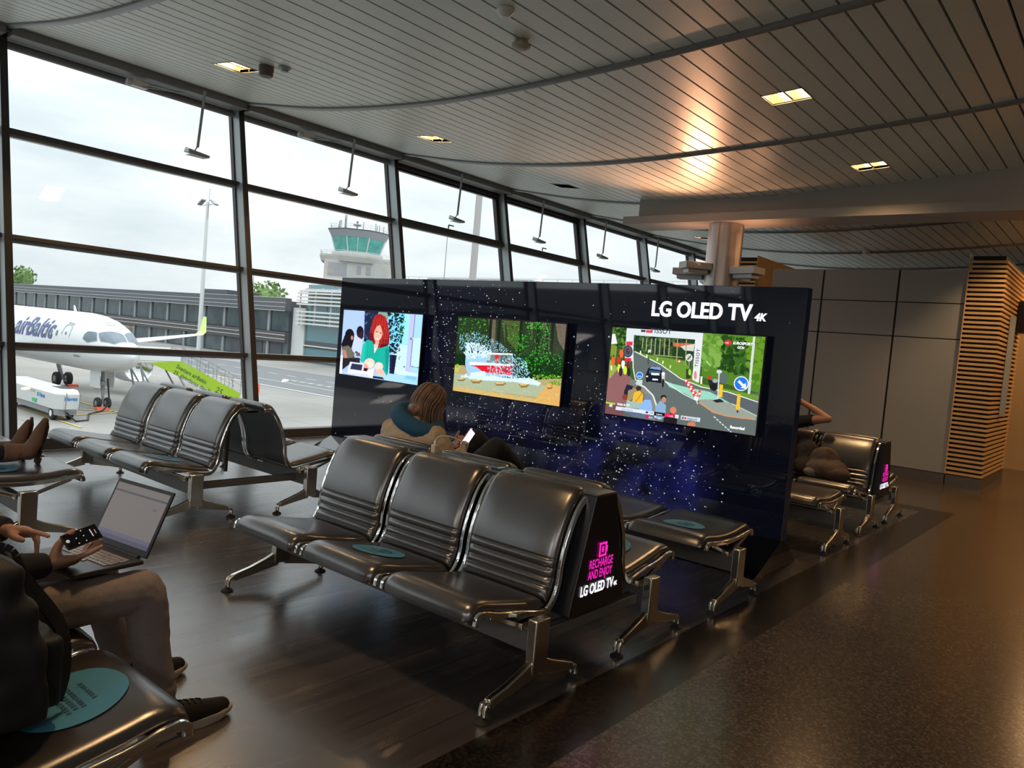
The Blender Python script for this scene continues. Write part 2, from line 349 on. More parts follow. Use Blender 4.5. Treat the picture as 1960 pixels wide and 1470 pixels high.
for bi in range(len(MY) - 1):
    y0, y1 = MY[bi] + .035, MY[bi + 1] - .035
    for x in xs:
        cuts = [b for a, b in fixtures if y0 < b < y1 and abs(x + step / 2 - a) < step]
        if cuts:
            b = cuts[0]; plank(x + gap, x + step - gap, y0, b - .14); plank(x + gap, x + step - gap, b + .14, y1)
        else: plank(x + gap, x + step - gap, y0, y1)
pv = [(x, zc(x) + .20) for x in np.arange(-9.75, 7.2, .3)]
c.add([(x, y, z) for x, z in pv for y in (-11, 32)], [(2 * i, 2 * i + 1, 2 * i + 3, 2 * i + 2) for i in range(len(pv) - 1)], 1)
struct('ceiling', c, ['ceil', 'slot'], recalc=False)
for y in MY[1:-1]:                           # curved rails covering the joints
    t = MB(); pts = [(x, zc(x) - .008) for x in np.arange(-9.55, 7.0, .15)]
    vs = []
    for x, z in pts: vs += [(x, y - .032, z + .03), (x, y - .032, z - .012), (x, y - .012, z - .026), (x, y + .022, z - .026), (x, y + .032, z - .008), (x, y + .032, z + .03)]
    t.add(vs, [(i * 6 + k, i * 6 + k + 1, (i + 1) * 6 + k + 1, (i + 1) * 6 + k) for i in range(len(pts) - 1) for k in range(5)], 0)
    struct('trim_%d' % (MY.index(y)), t, 'seam', smooth=35)

# window bays
CB = (8.18, 10.88)                           # these bays have an opening top light with a heavy frame
for i in range(len(MY) - 1):
    y0, y1 = MY[i], MY[i + 1]
    if y0 > 30: continue
    def gp(y, z, d=0.0): return (xw(z) + d, y, z)
    p = MB(); zs = [0.10] + TZ + [ZT]
    for a, b in zip(zs[:-1], zs[1:]): p.add([gp(y0 + .05, a + .02), gp(y1 - .05, a + .02), gp(y1 - .05, b - .02), gp(y0 + .05, b - .02)], [(0, 1, 2, 3)])
    w = struct('window_%d' % (i + 1), p, 'glass', recalc=False)
    # mullion: dark flange at the glass, light grey fin standing into the room
    m = MB()
    T = None
    def shear(x0, x1, ya, yb, za, zb, mi, mb): 
        vs = [(xw(z) + x, y, z) for x in (x0, x1) for y in (ya, yb) for z in (za, zb)]
        mb.add(vs, [(0, 1, 3, 2), (4, 6, 7, 5), (0, 4, 5, 1), (2, 3, 7, 6), (0, 2, 6, 4), (1, 5, 7, 3)], mi)
    shear(-.04, .03, y0 - .045, y0 + .045, 0, 4.45, 0, m); shear(.03, .20, y0 - .028, y0 + .028, 0, 4.45, 1, m); shear(.20, .213, y0 - .036, y0 + .036, 0, 4.45, 0, m)
    mk('mullion', m, ['frame_dark', 'frame_grey'], w)
    for z in TZ:
        t = MB(); shear(-.03, .05, y0 + .045, y1 - .045, z - .048, z - .006, 0, t); shear(-.03, .115, y0 + .03, y1 - .03, z - .006, z + .036, 1, t)
        mk('transom', t, ['frame_grey', 'frame_brown'], w)
    t = MB(); shear(-.04, .10, y0 + .03, y1 - .03, 0.0, 0.115, 0, t); mk('sill', t, ['frame_dark'], w)
    h = MB(); h.box(-9.95, -9.42, y0, y1, 4.30, 4.62, 0); h.box(-9.60, -9.35, y0 + .03, y1 - .03, 4.255, 4.40, 1)
    mk('head_fascia', h, ['header', 'header'], w)
    b = MB(); b.tube([(xw(4.22) + .07, y0 + .05, 4.225), (xw(4.22) + .07, y1 - .05, 4.225)], .045, 12); mk('roller_blind', b, 'frame_dark' if 8 < y0 < 13 else 'header', w, smooth=True)
    if y0 in CB:
        t = MB(); shear(-.02, .06, y0 + .03, y0 + .12, 3.32, 4.25, 0, t); shear(-.02, .06, y1 - .12, y1 - .03, 3.32, 4.25, 0, t)
        shear(-.02, .09, y0 + .03, y1 - .03, 3.29, 3.37, 0, t); shear(-.02, .06, y0 + .03, y1 - .03, 4.15, 4.26, 0, t)
        mk('casement', t, ['frame_dark'], w)
        t = MB(); ym = (y0 + y1) / 2 - .1; t.bar((xw(3.37) + .06, ym, 3.38), (xw(3.37) + .06, ym, 3.44), .015); t.bar((xw(3.37) + .06, ym, 3.44), (xw(3.37) + .06, ym + .12, 3.44), .018)
        mk('window_handle', t, 'frame_dark', w)

# bulkhead beam across the hall, seen behind the display
b = MB(); xa = np.linspace(-6.45, 7, 40); vs = []
for x in xa:
    for y in (10.60, 11.0): vs += [(x, y, 3.64), (x, y, zc(x) + .03)]
fs = []
for i in range(len(xa) - 1):
    k = i * 4; fs += [(k, k + 1, k + 5, k + 4), (k + 2, k + 6, k + 7, k + 3), (k, k + 4, k + 6, k + 2), (k + 1, k + 3, k + 7, k + 5)]
fs += [(0, 2, 3, 1)]
b.add(vs, fs); b.box(-6.62, 7, 10.42, 11.08, 3.535, 3.655)
struct('trim_31', b, 'beam_paint')

# back wall with fabric panels and dark joints
w = MB(); w.box(-5.02, -2.14, 12.74, 12.95, 0.15, 3.13, 1)
for xa_, xb_ in ((-5.02, -4.19), (-4.16, -3.07), (-3.04, -2.145)):
    for za, zb in ((0.16, 2.115), (2.13, 2.635), (2.65, 3.13)): w.box(xa_, xb_, 12.70, 12.745, za, zb, 0)
w.box(-5.03, -2.145, 12.67, 12.95, 0.0, 0.15, 2)
struct('wall_back', w, ['fabric_panel', 'joint', 'stone'])

# slatted timber end walls
def slat_box(xa, xb, ya, yb, top, label):
    r = thing('slatted_screen', label, 'wall screen', (xa, ya, 0))
    W, D = xb - xa, yb - ya
    k = MB(); k.box(0.03, W - .03, .03, D, .15, top - .03); mk('backing', k, 'slat_dark', r)
    s = MB(); n = int((top - .17) / .0665)
    for i in range(n):
        z = .17 + i * .0665
        s.box(0, W, 0, .03, z, z + .034); s.box(W - .03, W, .03, D, z, z + .034)
    mk('slats', s, 'slat', r)
    e = MB(); e.box(-.012, .0, -.005, .03, .16, top); mk('edge_strip', e, 'slat', r)
    if xa < -5: 
        e = MB(); e.box(W - .002, W + .006, -.004, D, .16, top); mk('side_board', e, 'slat', r)
    q = MB(); q.box(0, W - .01, .0, D, 0, .155); mk('plinth', q, 'stone', r)
    return r
sb = slat_box(-2.13, -1.67, 12.66, 14.85, 3.36, 'tall oak slatted screen at the end of the grey panelled wall')
sb2 = slat_box(-5.75, -5.32, 12.72, 17.5, 3.36, 'narrow oak slatted screen behind the steel column')
s = MB(); s.box(-1.665, -1.60, 13.5, 13.62, 1.05, 2.55); tag(mk('wall_sign', s, 'lampgrey', bevel=.004), 'slim grey panel sign mounted on the slatted screen', 'sign')
s = MB(); s.box(-1.665, -1.45, 14.2, 14.5, 2.35, 2.75); s.box(-1.665, -1.55, 14.25, 14.45, 2.75, 2.85); tag(mk('wall_speaker', s, 'plastic_dark', bevel=.01), 'dark box fixed high on the slatted screen near the passage', 'speaker')
g = MB(); g.ell((-5.62, 12.624, 3.10), (.095, .095, .095)); tag(mk('globe_lamp', g, mat('pink_globe', (0.75, 0.42, 0.38), 0.4), smooth='all'), 'small pinkish globe on the slatted screen behind the column', 'lamp')

# other enclosing walls
w = MB(); w.box(7, 7.2, -11, 32, 0, 5.3); struct('wall_right', w, 'fabric_panel')
w = MB(); w.box(-9.9, 7, -11.2, -11, 0, 5.3); struct('wall_front', w, 'fabric_panel')
w = MB(); w.box(-9.9, 7, 32, 32.2, 0, 5.3); struct('wall_far', w, 'white_paint')
w = MB(); w.box(-2.6, -0.4, 16.6, 16.8, 0, 3.3); struct('wall_passage', w, mat('cream_wall', (0.62, 0.45, 0.24), 0.5))

# steel column with its four box uplights
r = thing('round_column', 'brushed steel round column rising behind the black display wall', 'column', (-5.02, 10.75, 0))
k = MB(); k.lathe([(.262, 0), (.262, 2.55), (.255, 2.56), (.255, 3.534)], n=40); mk('shaft', k, 'column', r, smooth=30)
k = MB(); k.box(-.014, .014, -.270, -.255, 0, 3.53); mk('seam_strip', k, 'column', r); r.children[-1].rotation_euler = (0, 0, -.35)
up = thing('uplight_cluster', 'cluster of grey box uplights clamped around the steel column', 'light', (-5.02, 10.75, 2.80))
def arm(ang, L, z, power, tilt=0.0, spread=125):
    T = Matrix.Rotation(ang, 4, 'Z')
    k = MB(); k.box(.23, .30 + L, -.13, .13, z + .03, z + .13, T=T); k.box(.27, .24 + L, -.09, .09, z - .03, z + .03, T=T)
    h = mk('lamp_box', k, 'lampgrey', up, bevel=.006)
    k = MB(); k.box(.27, .26 + L, -.10, .10, z + .131, z + .134, T=T); mk('lamp_lens', k, mat('uplight_lens', (1, .7, .45), .5, emit=(1.0, .47, .26), es=1), h)
    l = bpy.data.lights.new('uplight', 'AREA'); l.shape = 'RECTANGLE'; l.size = .3; l.size_y = .18; l.energy = power; l.color = (1.0, .46, .24); l.spread = math.radians(spread)
    lo = bpy.data.objects.new('uplight', l); COL.objects.link(lo); lo.parent = up; p = T @ Vector((.32 + L / 2, 0, z + .15)); lo.location = p; lo.rotation_euler = (PI + tilt, 0, 0)
arm(math.radians(190), .42, -.06, 1.5); arm(math.radians(-128), .34, .0, 22, 1.05, 95); arm(math.radians(-14), .36, -.04, 3, .3); arm(math.radians(80), .38, -.02, 1.5)

# recessed ceiling lights
fl0 = None
for i, (x, y) in enumerate(fixtures):
    z = zc(x); lit = i != 2
    names = ['nearest the windows beside the dark siren', 'second along the windows', 'dark unlit one above the window row', 'seen small left of the steel column', 'nearest above the logo', 'further one above the panelled wall', '']
    if i > 5: lb = 'square recessed ceiling light outside the main view'
    else: lb = 'square recessed ceiling light with warm lamps, ' + names[i] if lit else 'unlit square recessed ceiling light above the window row'
    t = thing('ceiling_light', lb, 'ceiling light', (x, y, z), group='recessed ceiling lights')
    h = MB(); a = step; d = .14; top = .10
    zl, zr = zc(x - a) - z, zc(x + a) - z
    h.add([(-a, -d, zl), (a, -d, zr), (a, d, zr), (-a, d, zl), (-a, -d, top), (a, -d, top), (a, d, top), (-a, d, top)], [(0, 1, 5, 4), (1, 2, 6, 5), (2, 3, 7, 6), (3, 0, 4, 7)], 0)
    mk('housing', h, 'lamp_refl' if lit else 'slot', t, recalc=False)
    h = MB(); h.add([(-a, -d, top - .001), (a, -d, top - .001), (a, d, top - .001), (-a, d, top - .001)], [(0, 1, 2, 3)])
    mk('diffuser', h, 'lamp_warm' if lit else 'slot', t, recalc=False)
    if lit:
        h = MB(); h.box(-.012, .012, -d, d, .02, top); mk('divider', h, 'lamp_refl', t)
        for s_ in (-1, 1):
            h = MB(); h.tube([(s_ * .09, -.11, .07), (s_ * .09, .11, .07)], .018, 10); mk('lamp_tube', h, 'lamp_tube', t, smooth=True)
        l = bpy.data.lights.new('ceiling_lamp', 'AREA'); l.shape = 'RECTANGLE'; l.size = .3; l.size_y = .22; l.energy = 16; l.color = (1.0, .60, .28); l.spread = math.radians(130)
        lo = bpy.data.objects.new('ceiling_lamp', l); COL.objects.link(lo); lo.parent = t; lo.location = (0, 0, .03)
    fr = MB()
    for (xa_, xb_, ya_, yb_) in ((-a - .012, -a, -d - .012, d + .012), (a, a + .012, -d - .012, d + .012), (-a, a, -d - .012, -d), (-a, a, d, d + .012)):
        zz = [zc(x + q) - z for q in (xa_, xb_)]
        fr.add([(xa_, ya_, zz[0] - .004), (xb_, ya_, zz[1] - .004), (xb_, yb_, zz[1] - .004), (xa_, yb_, zz[0] - .004), (xa_, ya_, zz[0] + .01), (xb_, ya_, zz[1] + .01), (xb_, yb_, zz[1] + .01), (xa_, yb_, zz[0] + .01)],
               [(0, 3, 2, 1), (0, 1, 5, 4), (1, 2, 6, 5), (2, 3, 7, 6), (3, 0, 4, 7)])
    mk('rim', fr, 'seam', t)

# unseen warm downlights towards the passage; the last added to brighten the slats
for (x, y, e) in ((1.5, 13.5, 45), (-0.7, 15.3, 42), (3.0, 7.0, 8), (0.4, 10.2, 18)):
    t = thing('added_downlight', 'unseen round warm downlight added on the passage side', 'ceiling light', (x, y, zc(x) - .02), group='added passage downlights')
    h = MB(); h.lathe([(.12, 0), (.12, .03), (.10, .03)]); mk('housing', h, 'lampgrey', t, smooth=30)
    h = MB(); h.lathe([(.095, -.002), (.095, -.001)]); mk('lens', h, 'lamp_warm', t)
    l = bpy.data.lights.new('downlight', 'AREA'); l.shape = 'DISK'; l.size = .2; l.energy = e; l.color = (1.0, .56, .25)
    lo = bpy.data.objects.new('downlight', l); COL.objects.link(lo); lo.parent = t; lo.location = (0, 0, -.02)

t = thing('fill_spotlight', 'small unseen warm spotlight added to brighten the slatted screen', 'spotlight', (-0.75, 11.6, zc(-0.75) - .01))  # spotlight added out of view to lift the brightness of the slats
h = MB(); h.tube([(0, 0, 0), (0, 0, -.10)], .02, 10); h.tube([(0, 0, -.10), (-.07, .06, -.22)], .05, 16); mk('spot_head', h, 'lampgrey', t, smooth=40)
l = bpy.data.lights.new('spot', 'SPOT'); l.energy = 125; l.color = (1.0, .66, .34); l.spot_size = math.radians(62); l.spot_blend = .8; l.shadow_soft_size = .05
lo = bpy.data.objects.new('spot', l); COL.objects.link(lo); lo.parent = t; lo.location = (-.08, .07, -.24); lo.rotation_euler = (Vector((-1.80, 12.9, 1.6)) - Vector((-.83, 11.67, zc(-.75) - .25))).to_track_quat('-Z', 'Y').to_euler()
# whiter fill panels added behind the camera to brighten seats and floor
for (x, y) in ((-4.5, -8.6), (-1.5, -8.2), (1.5, -6.4), (-3.0, -10.0), (4.5, -4.5), (4.5, -8.6)):
    t = thing('fill_panel', 'flat white fill panel added on the unseen ceiling behind the camera', 'ceiling light', (x, y, zc(x) - .03), group='added fill panels behind the camera')
    h = MB(); h.box(-.6, .6, -.6, .6, .002, .028); mk('housing', h, 'lampgrey', t)
    h = MB(); h.box(-.57, .57, -.57, .57, -.001, .0015); mk('panel', h, mat('fill_panel_glow', (.9, .9, .85), .5, emit=(1.0, .95, .88), es=3.0), t)
    l = bpy.data.lights.new('fill_panel_lamp', 'AREA'); l.shape = 'SQUARE'; l.size = 1.1; l.energy = 90; l.color = (1.0, .94, .88)
    lo = bpy.data.objects.new('fill_panel_lamp', l); COL.objects.link(lo); lo.parent = t; lo.location = (0, 0, -.02)

# ceiling devices
def dev(name, label, cat, x, y, build, mt):
    t = MB(); build(t); o = mk(name, t, mt, smooth=35); o.location = (x, y, zc(x)); return tag(o, label, cat)
dev('smoke_detector', 'white round smoke detector alone near the top edge of the ceiling', 'smoke detector', -3.81, 4.18, lambda t: t.lathe([(.065, 0), (.065, -.02), (.055, -.03), (.045, -.045), (.02, -.055), (.005, -.056)]), 'plastic_white')
dev('smoke_detector', 'flat white smoke detector beside the dark siren and warm light', 'smoke detector', -6.60, 4.20, lambda t: t.lathe([(.06, 0), (.06, -.015), (.04, -.03), (.03, -.05), (.005, -.052)]), 'lampgrey')
dev('alarm_siren', 'beige boxy alarm device on the ceiling below a smoke detector', 'alarm', -4.05, 4.66, lambda t: (t.lathe([(.05, 0), (.075, -.03), (.075, -.055), (.045, -.07), (.01, -.071)], n=8)), 'plastic_beige')
dev('alarm_siren', 'dark grey cylindrical siren beside the nearest warm ceiling light', 'alarm', -6.80, 4.13, lambda t: (t.lathe([(.07, 0), (.07, -.05), (.066, -.055), (.066, -.09), (.055, -.10), (.01, -.101)])), mat('siren_grey', (.12, .10, .09), .5))
dev('smoke_detector', 'tiny white detector on the ceiling beyond the grey panelled wall', 'smoke detector', -4.5, 16.0, lambda t: t.lathe([(.07, 0), (.07, -.03), (.04, -.06), (.005, -.061)]), 'plastic_white')

# slender arms with wedge floodlights hanging in front of the upper glass
fl = None
for i, (y, lb) in enumerate(((4.72, 'in the first full window bay'), (7.03, 'in the second window bay above the tower'), (9.32, 'in the third bay above a handle'), (11.60, 'in the fourth bay along the glass'), (13.82, 'in the fifth bay'), (16.1, 'in the sixth bay behind the column uplights'), (18.7, 'in the furthest visible bay'))):
    lab = 'grey wedge floodlight on a slender hanging arm ' + lb
    if fl is None:
        fl = thing('hanging_floodlight', lab, 'light', (-9.25, y, 3.50), group='floodlights hanging before the glass')
        k = MB(); k.tube([(0, 0, .03), (.03, .02, .10)], .008, 8); k.tube([(.03, .02, .08), (.01, .08, .78)], .017, 12); mk('arm', k, 'lampgrey', fl, smooth=35)
        k = MB(); k.add([(-.04, -.12, .0), (.10, -.12, -.02), (.10, -.12, .03), (-.04, -.10, .07), (-.04, .17, -.02), (.10, .15, -.03), (.10, .15, .0), (-.04, .17, .03)], [(0, 1, 2, 3), (7, 6, 5, 4), (0, 4, 5, 1), (1, 5, 6, 2), (2, 6, 7, 3), (3, 7, 4, 0)]); mk('lamp_head', k, 'lampgrey', fl, bevel=.008)
        k = MB(); k.box(-.02, .09, -.10, .13, -.034, -.030); mk('lens', k, 'plastic_white', fl)
    else: dup(fl, (-9.25, y, 3.50), label=lab)
# blind motors at the head of the first two bays
bm = None
for y, lb in ((4.10, 'nearest window bay'), (6.45, 'second window bay')):
    if bm is None:
        bm = thing('blind_motor', 'white motor box and folded arm at the top of the ' + lb, 'blind motor', (-9.46, y, 4.17), group='blind motors')
        k = MB(); k.box(-.03, .05, -.09, .09, -.03, .05); k.tube([(0, -.14, 0), (0, -.09, 0)], .04, 12); mk('motor', k, 'plastic_white', bm, bevel=.006)
        k = MB(); k.bar((.03, .05, .02), (.05, .55, .06), .02, .012); k.bar((.05, .02, -.02), (.06, .50, .05), .014, .012); mk('arm', k, 'lampgrey', bm)
    else: dup(bm, (-9.46, y, 4.17), label='white motor box and folded arm at the top of the ' + lb)
# ------------------------------------------------------------------ tandem seating
PITCH = .62; SW = .285
seat_c = spline([(-.335, .375), (-.345, .400), (-.325, .428), (-.27, .432), (-.19, .415), (-.05, .388), (.08, .366), (.145, .362)], 5)
back_c = spline([(.155, .375), (.185, .410), (.205, .455), (.212, .527), (.232, .61), (.262, .69), (.30, .765), (.338, .818), (.365, .842), (.40, .850), (.425, .842)], 5)
flat_c = spline([(-.335, .375), (-.345, .400), (-.325, .425), (-.27, .430), (-.15, .415), (0, .408), (.15, .415), (.27, .430), (.325, .425), (.345, .400), (.335, .375)], 5)
rail_c = spline([(-.345, .378), (-.335, .415), (-.28, .415), (-.20, .395), (-.05, .370), (.10, .340), (.155, .350), (.195, .400), (.215, .46), (.222, .53), (.242, .61), (.272, .69), (.31, .765), (.35, .812), (.385, .832), (.43, .828)], 4)
flatrail_c = spline([(-.345, .378), (-.335, .41), (-.28, .412), (-.15, .398), (0, .390), (.15, .398), (.28, .412), (.335, .41), (.345, .378)], 4)
def pad(path, ribs=None, th=.030, w=SW - .018):
    n = len(path); P = [np.array(p) for p in path]; L = [0]
    for i in range(1, n): L.append(L[-1] + np.linalg.norm(P[i] - P[i-1]))
    if ribs:                                  # resample finely over the ribbed part
        s = np.concatenate([np.linspace(0, ribs[1] + .01, 48), np.linspace(ribs[1] + .02, L[-1], 30)])
    else: s = np.linspace(0, L[-1], 34)
    Y = np.interp(s, L, [p[0] for p in P]); Z = np.interp(s, L, [p[1] for p in P]); n = len(s)
    st = [(-w, 0.0), (-w + .004, .45), (-w + .015, .8), (-w + .04, 1.0), (-w * .5, 1.06), (0, 1.08), (w * .5, 1.06), (w - .04, 1.0), (w - .015, .8), (w - .004, .45), (w, 0.0)]
    vs = []; 
    for i in range(n):
        dy = Y[min(i+1, n-1)] - Y[max(i-1, 0)]; dz = Z[min(i+1, n-1)] - Z[max(i-1, 0)]; q = math.hypot(dy, dz); ny, nz = -dz / q, dy / q
        e = min(1, s[i] / .02, (L[-1] - s[i]) / .02); e = math.sqrt(max(0, e)) * .9 + .1; t = th
        if ribs and ribs[0] < s[i] < ribs[1]: t = th * (.55 + .55 * abs(math.sin(PI * (s[i] - ribs[0]) / (ribs[1] - ribs[0]) * ribs[2])) ** .5)
        for x, k in st: vs.append((x, Y[i] + ny * t * k * e, Z[i] + nz * t * k * e))
        for x, k in reversed(st): vs.append((x, Y[i] - ny * .008, Z[i] - nz * .008))
    m = 2 * len(st); fs = [tuple(range(m)), tuple((n - 1) * m + k for k in range(m - 1, -1, -1))]
    for i in range(n - 1):
        for k in range(m): fs.append((i * m + k, i * m + (k + 1) % m, (i + 1) * m + (k + 1) % m, (i + 1) * m + k))
    return MB().add(vs, fs)
def seat_top(y, path=None):
    P = path or seat_c; return float(np.interp(y, [p[0] for p in P[6:-1]], [p[1] for p in P[6:-1]])) + .034
# shared meshes
def sh(fn, name, mb, mats, **k):
    o = mk(name, mb, mats, **k); me = o.data; bv = [(m.width) for m in o.modifiers]; bpy.data.objects.remove(o); return (me, bv[0] if bv else 0)
ME = {}
ME['seat_pad'] = sh(0, 'seat_pad', pad(seat_c), 'leather', smooth=60)
ME['flat_pad'] = sh(0, 'seat_pad', pad(flat_c), 'leather', smooth=60)
ME['backrest'] = sh(0, 'backrest', pad(back_c, ribs=(.02, .20, 4)), ['leather'], smooth=60)
def shell():
    m = MB(); P = back_c; n = len(P); vs = []
    for i, p in enumerate(P):
        a = P[max(i-1, 0)]; b = P[min(i+1, n-1)]; q = math.hypot(b[0]-a[0], b[1]-a[1]); ny, nz = (b[1]-a[1]) / q, -(b[0]-a[0]) / q
        vs += [(-SW + .02, p[0] + ny * .009, p[1] + nz * .009), (SW - .02, p[0] + ny * .009, p[1] + nz * .009), (SW - .02, p[0] + ny * .015, p[1] + nz * .015), (-SW + .02, p[0] + ny * .015, p[1] + nz * .015)]
    for i in range(n - 1):
        for k in range(4): m.f.append((i*4+k, i*4+(k+1) % 4, (i+1)*4+(k+1) % 4, (i+1)*4+k)); m.m.append(0)
    m.v = vs; return m
ME['back_shell'] = sh(0, 'back_shell', shell(), 'leather2', smooth=50)
ME['side_rail'] = sh(0, 'side_rail', MB().sweep(rail_c, .020, .027, 0), 'chrome', smooth=50, bevel=.004)
ME['flat_rail'] = sh(0, 'side_rail', MB().sweep(flatrail_c, .020, .027, 0), 'chrome', smooth=50, bevel=.004)
k = MB(); k.bar((0, -.26, .40), (0, -.05, .315), .018, .022); k.bar((0, .12, .345), (0, .05, .315), .018, .022); k.box(-.02, .02, -.06, .06, .30, .33); ME['bracket'] = sh(0, 'bracket', k, 'alu', bevel=.003)
k = MB(); k.bar((0, -.27, .40), (0, -.04, .315), .018, .022); k.bar((0, .27, .40), (0, .04, .315), .018, .022); k.box(-.02, .02, -.06, .06, .30, .33); ME['flat_bracket'] = sh(0, 'bracket', k, 'alu', bevel=.003)
def leg_mb():
    m = MB()
    m.bar((0, 0.0, .115), (0, 0.0, .358), .050, .100, up=(0, 1, 0))
    for s_, e in ((-1, .335), (1, .300)):
        # arm: deep where it leaves the post, slim at the toe, then a short drop to the foot
        pts = [(s_ * .02, .145, .085), (s_ * .10, .120, .062), (s_ * .20, .094, .046), (s_ * (e - .02), .072, .036)]
        vs = []
        for y, z, h in pts: vs += [(-.021, y, z - h / 2), (.021, y, z - h / 2), (.016, y, z + h / 2), (-.016, y, z + h / 2)]
        fs = [(0, 1, 2, 3), (12, 15, 14, 13)] + [(i*4+k_, i*4+(k_+1) % 4, (i+1)*4+(k_+1) % 4, (i+1)*4+k_) for i in range(3) for k_ in range(4)]
        m.add(vs, fs)
        for q in (-.012, .012): m.tube([(q, s_ * (e - .03), .078), (q, s_ * (e - .005), .070), (q, s_ * e, .055), (q, s_ * e, .022)], .0095, 10)
    return m
ME['leg'] = sh(0, 'leg', leg_mb(), 'alu', smooth=40, bevel=.006)
ME['foot_pad'] = sh(0, 'foot_pad', MB().lathe([(.034, 0), (.034, .006), (.022, .014), (.010, .020), (.008, .030)], n=20), 'rubber', smooth=35)
def inst(key, parent, loc=(0, 0, 0), rz=0):
    me, bv = ME[key]; o = bpy.data.objects.new(me.name.split('.')[0], me); COL.objects.link(o); o.parent = parent; o.location = loc; o.rotation_euler = (0, 0, rz)
    if bv: md = o.modifiers.new('bevel', 'BEVEL'); md.width = bv; md.segments = 2; md.limit_method = 'ANGLE'; md.angle_limit = math.radians(50)
    return o
def add_sticker(root, x, y, flat=False, r=.135, lines=False):
    P = flat_c if flat else seat_c
    # a disc draped over the cushion
    vs = []; fs = []; NR, NA = 7, 36
    def zt(yy): return seat_top(yy, P if not flat else flat_c)
    for i in range(NR + 1):
        for k in range(NA): a = 2*PI*k/NA; px, py = r*i/NR*math.cos(a), r*i/NR*math.sin(a); vs.append((x + px, y + py, zt(y + py) + .0025))
    for i in range(NR):
        for k in range(NA): fs.append((i*NA+k, (i+1)*NA+k, (i+1)*NA+(k+1) % NA, i*NA+(k+1) % NA))
    s_ = mk('sticker', MB().add(vs, fs), 'sticker', root, smooth='all')
    m = MB(); bars = []
    # printed crossed-out seated figure and lines of small print (reads as blurred bars in the photo)
    def patch(px, py, w, h, ang=0):
        ca, sa = math.cos(ang), math.sin(ang); q = []
        for u, v in ((-w/2, -h/2), (w/2, -h/2), (w/2, h/2), (-w/2, h/2)):
            X, Y_ = px + u*ca - v*sa, py + u*sa + v*ca; q.append((x + X, y + Y_, zt(y + Y_) + .0042))
        m.add(q, [(0, 1, 2, 3)])
    if lines:
        for j, (yy, w) in enumerate(((.075, .06), (.030, .17), (.010, .15), (-.010, .16), (-.045, .12))):
            n = int(w / .016)
            for q in range(n): patch(-w/2 + (q + .5) * w / n, -yy if False else yy, .010 + .003 * ((q * 7) % 3 - 1), .012, 0)
    else:
        n = 22
        for q in range(n):
            a = 2*PI*q/n; patch(.055*math.cos(a), .02 + .045*math.sin(a), .018, .008, a + PI/2)
        patch(0, .045, .018, .018); patch(0, .02, .014, .05); patch(.02, .0, .045, .010); patch(0, .02, .10, .008, .7)
        for yy in (-.055, -.075): 
            for q in range(8): patch(-.055 + q*.016, yy, .011, .007)
    mk('print', m, 'sticker_ink', s_, recalc=False)
def make_row(name, label, n, x, y, face, backs=True, stickers=(), lines=False, group='airport seat rows', sy=-.09, sr=.135):
    """face: -1 looks towards -Y, +1 towards +Y"""
    r = thing(name, label, 'seating', (x, y, 0), 0 if face < 0 else PI, group)
    half = n * PITCH / 2
    for i in range(n):
        cx = (i - (n - 1) / 2) * PITCH
        inst('seat_pad' if backs else 'flat_pad', r, (cx, 0, 0))
        if backs: b = inst('backrest', r, (cx, 0, 0)); inst('back_shell', b)
        for s_ in (-1, 1):
            inst('side_rail' if backs else 'flat_rail', r, (cx + s_ * (SW + .002), 0, 0))
            inst('bracket' if backs else 'flat_bracket', r, (cx + s_ * (SW + .002), 0, 0))
    b = MB(); b.box(-half - .02, half + .02, -.025, .025, .20, .305); mk('beam', b, 'beam', r, bevel=.005)
    for s_ in (-1, 1):
        l = inst('leg', r, (s_ * (half + .045), 0, 0)); inst('foot_pad', l, (0, -.335, 0)); inst('foot_pad', l, (0, .300, 0))
    for i in stickers: add_sticker(r, (i - (n - 1) / 2) * PITCH, sy, not backs, r=sr, lines=lines)
    return r
R1 = make_row('seat_row', 'three black leather seats in the foreground with teal sticker on the middle seat', 3, -2.90, 2.66, -1, stickers=(1,))
R2 = make_row('seat_row', 'seats back to back with the foreground row, used by the woman with neck pillow', 3, -2.90, 3.65, 1, stickers=(0,))
R3 = make_row('seat_bench', 'backless black bench right before the display wall with teal sticker on end seat', 3, -2.86, 4.70, -1, backs=False, stickers=(2,), group='backless seat benches')
RA = make_row('seat_row', 'row of three black seats beside the windows, facing the camera', 3, -6.33, 2.90, -1, stickers=(2,))
RB = make_row('seat_row', 'row of seats back to back with the window row, facing the display wall', 3, -6.25, 3.86, 1)
R0 = make_row('seat_row', 'row of seats in the bottom left corner carrying laptop user and black backpack', 3, -2.85, .73, 1, stickers=(0,), lines=True, sy=-.145, sr=.148)
R0L = make_row('seat_row', 'row of seats left of the view, carrying the person in brown boots', 3, -6.25, .60, 1)
RD = make_row('seat_bench', 'backless bench at the left edge with brown boots resting on it', 3, -6.25, 1.76, -1, backs=False, stickers=(2,), group='backless seat benches')
RE = make_row('seat_bench', 'backless bench just behind the display wall, its end seat in view', 3, -2.90, 6.92, -1, backs=False, group='backless seat benches')
RF = make_row('seat_row', 'far row of seats behind the display wall with a brown bag on it', 3, -2.92, 7.98, -1)
RG = make_row('seat_row', 'furthest row of seats, facing the grey panelled wall', 3, -2.92, 8.90, 1)

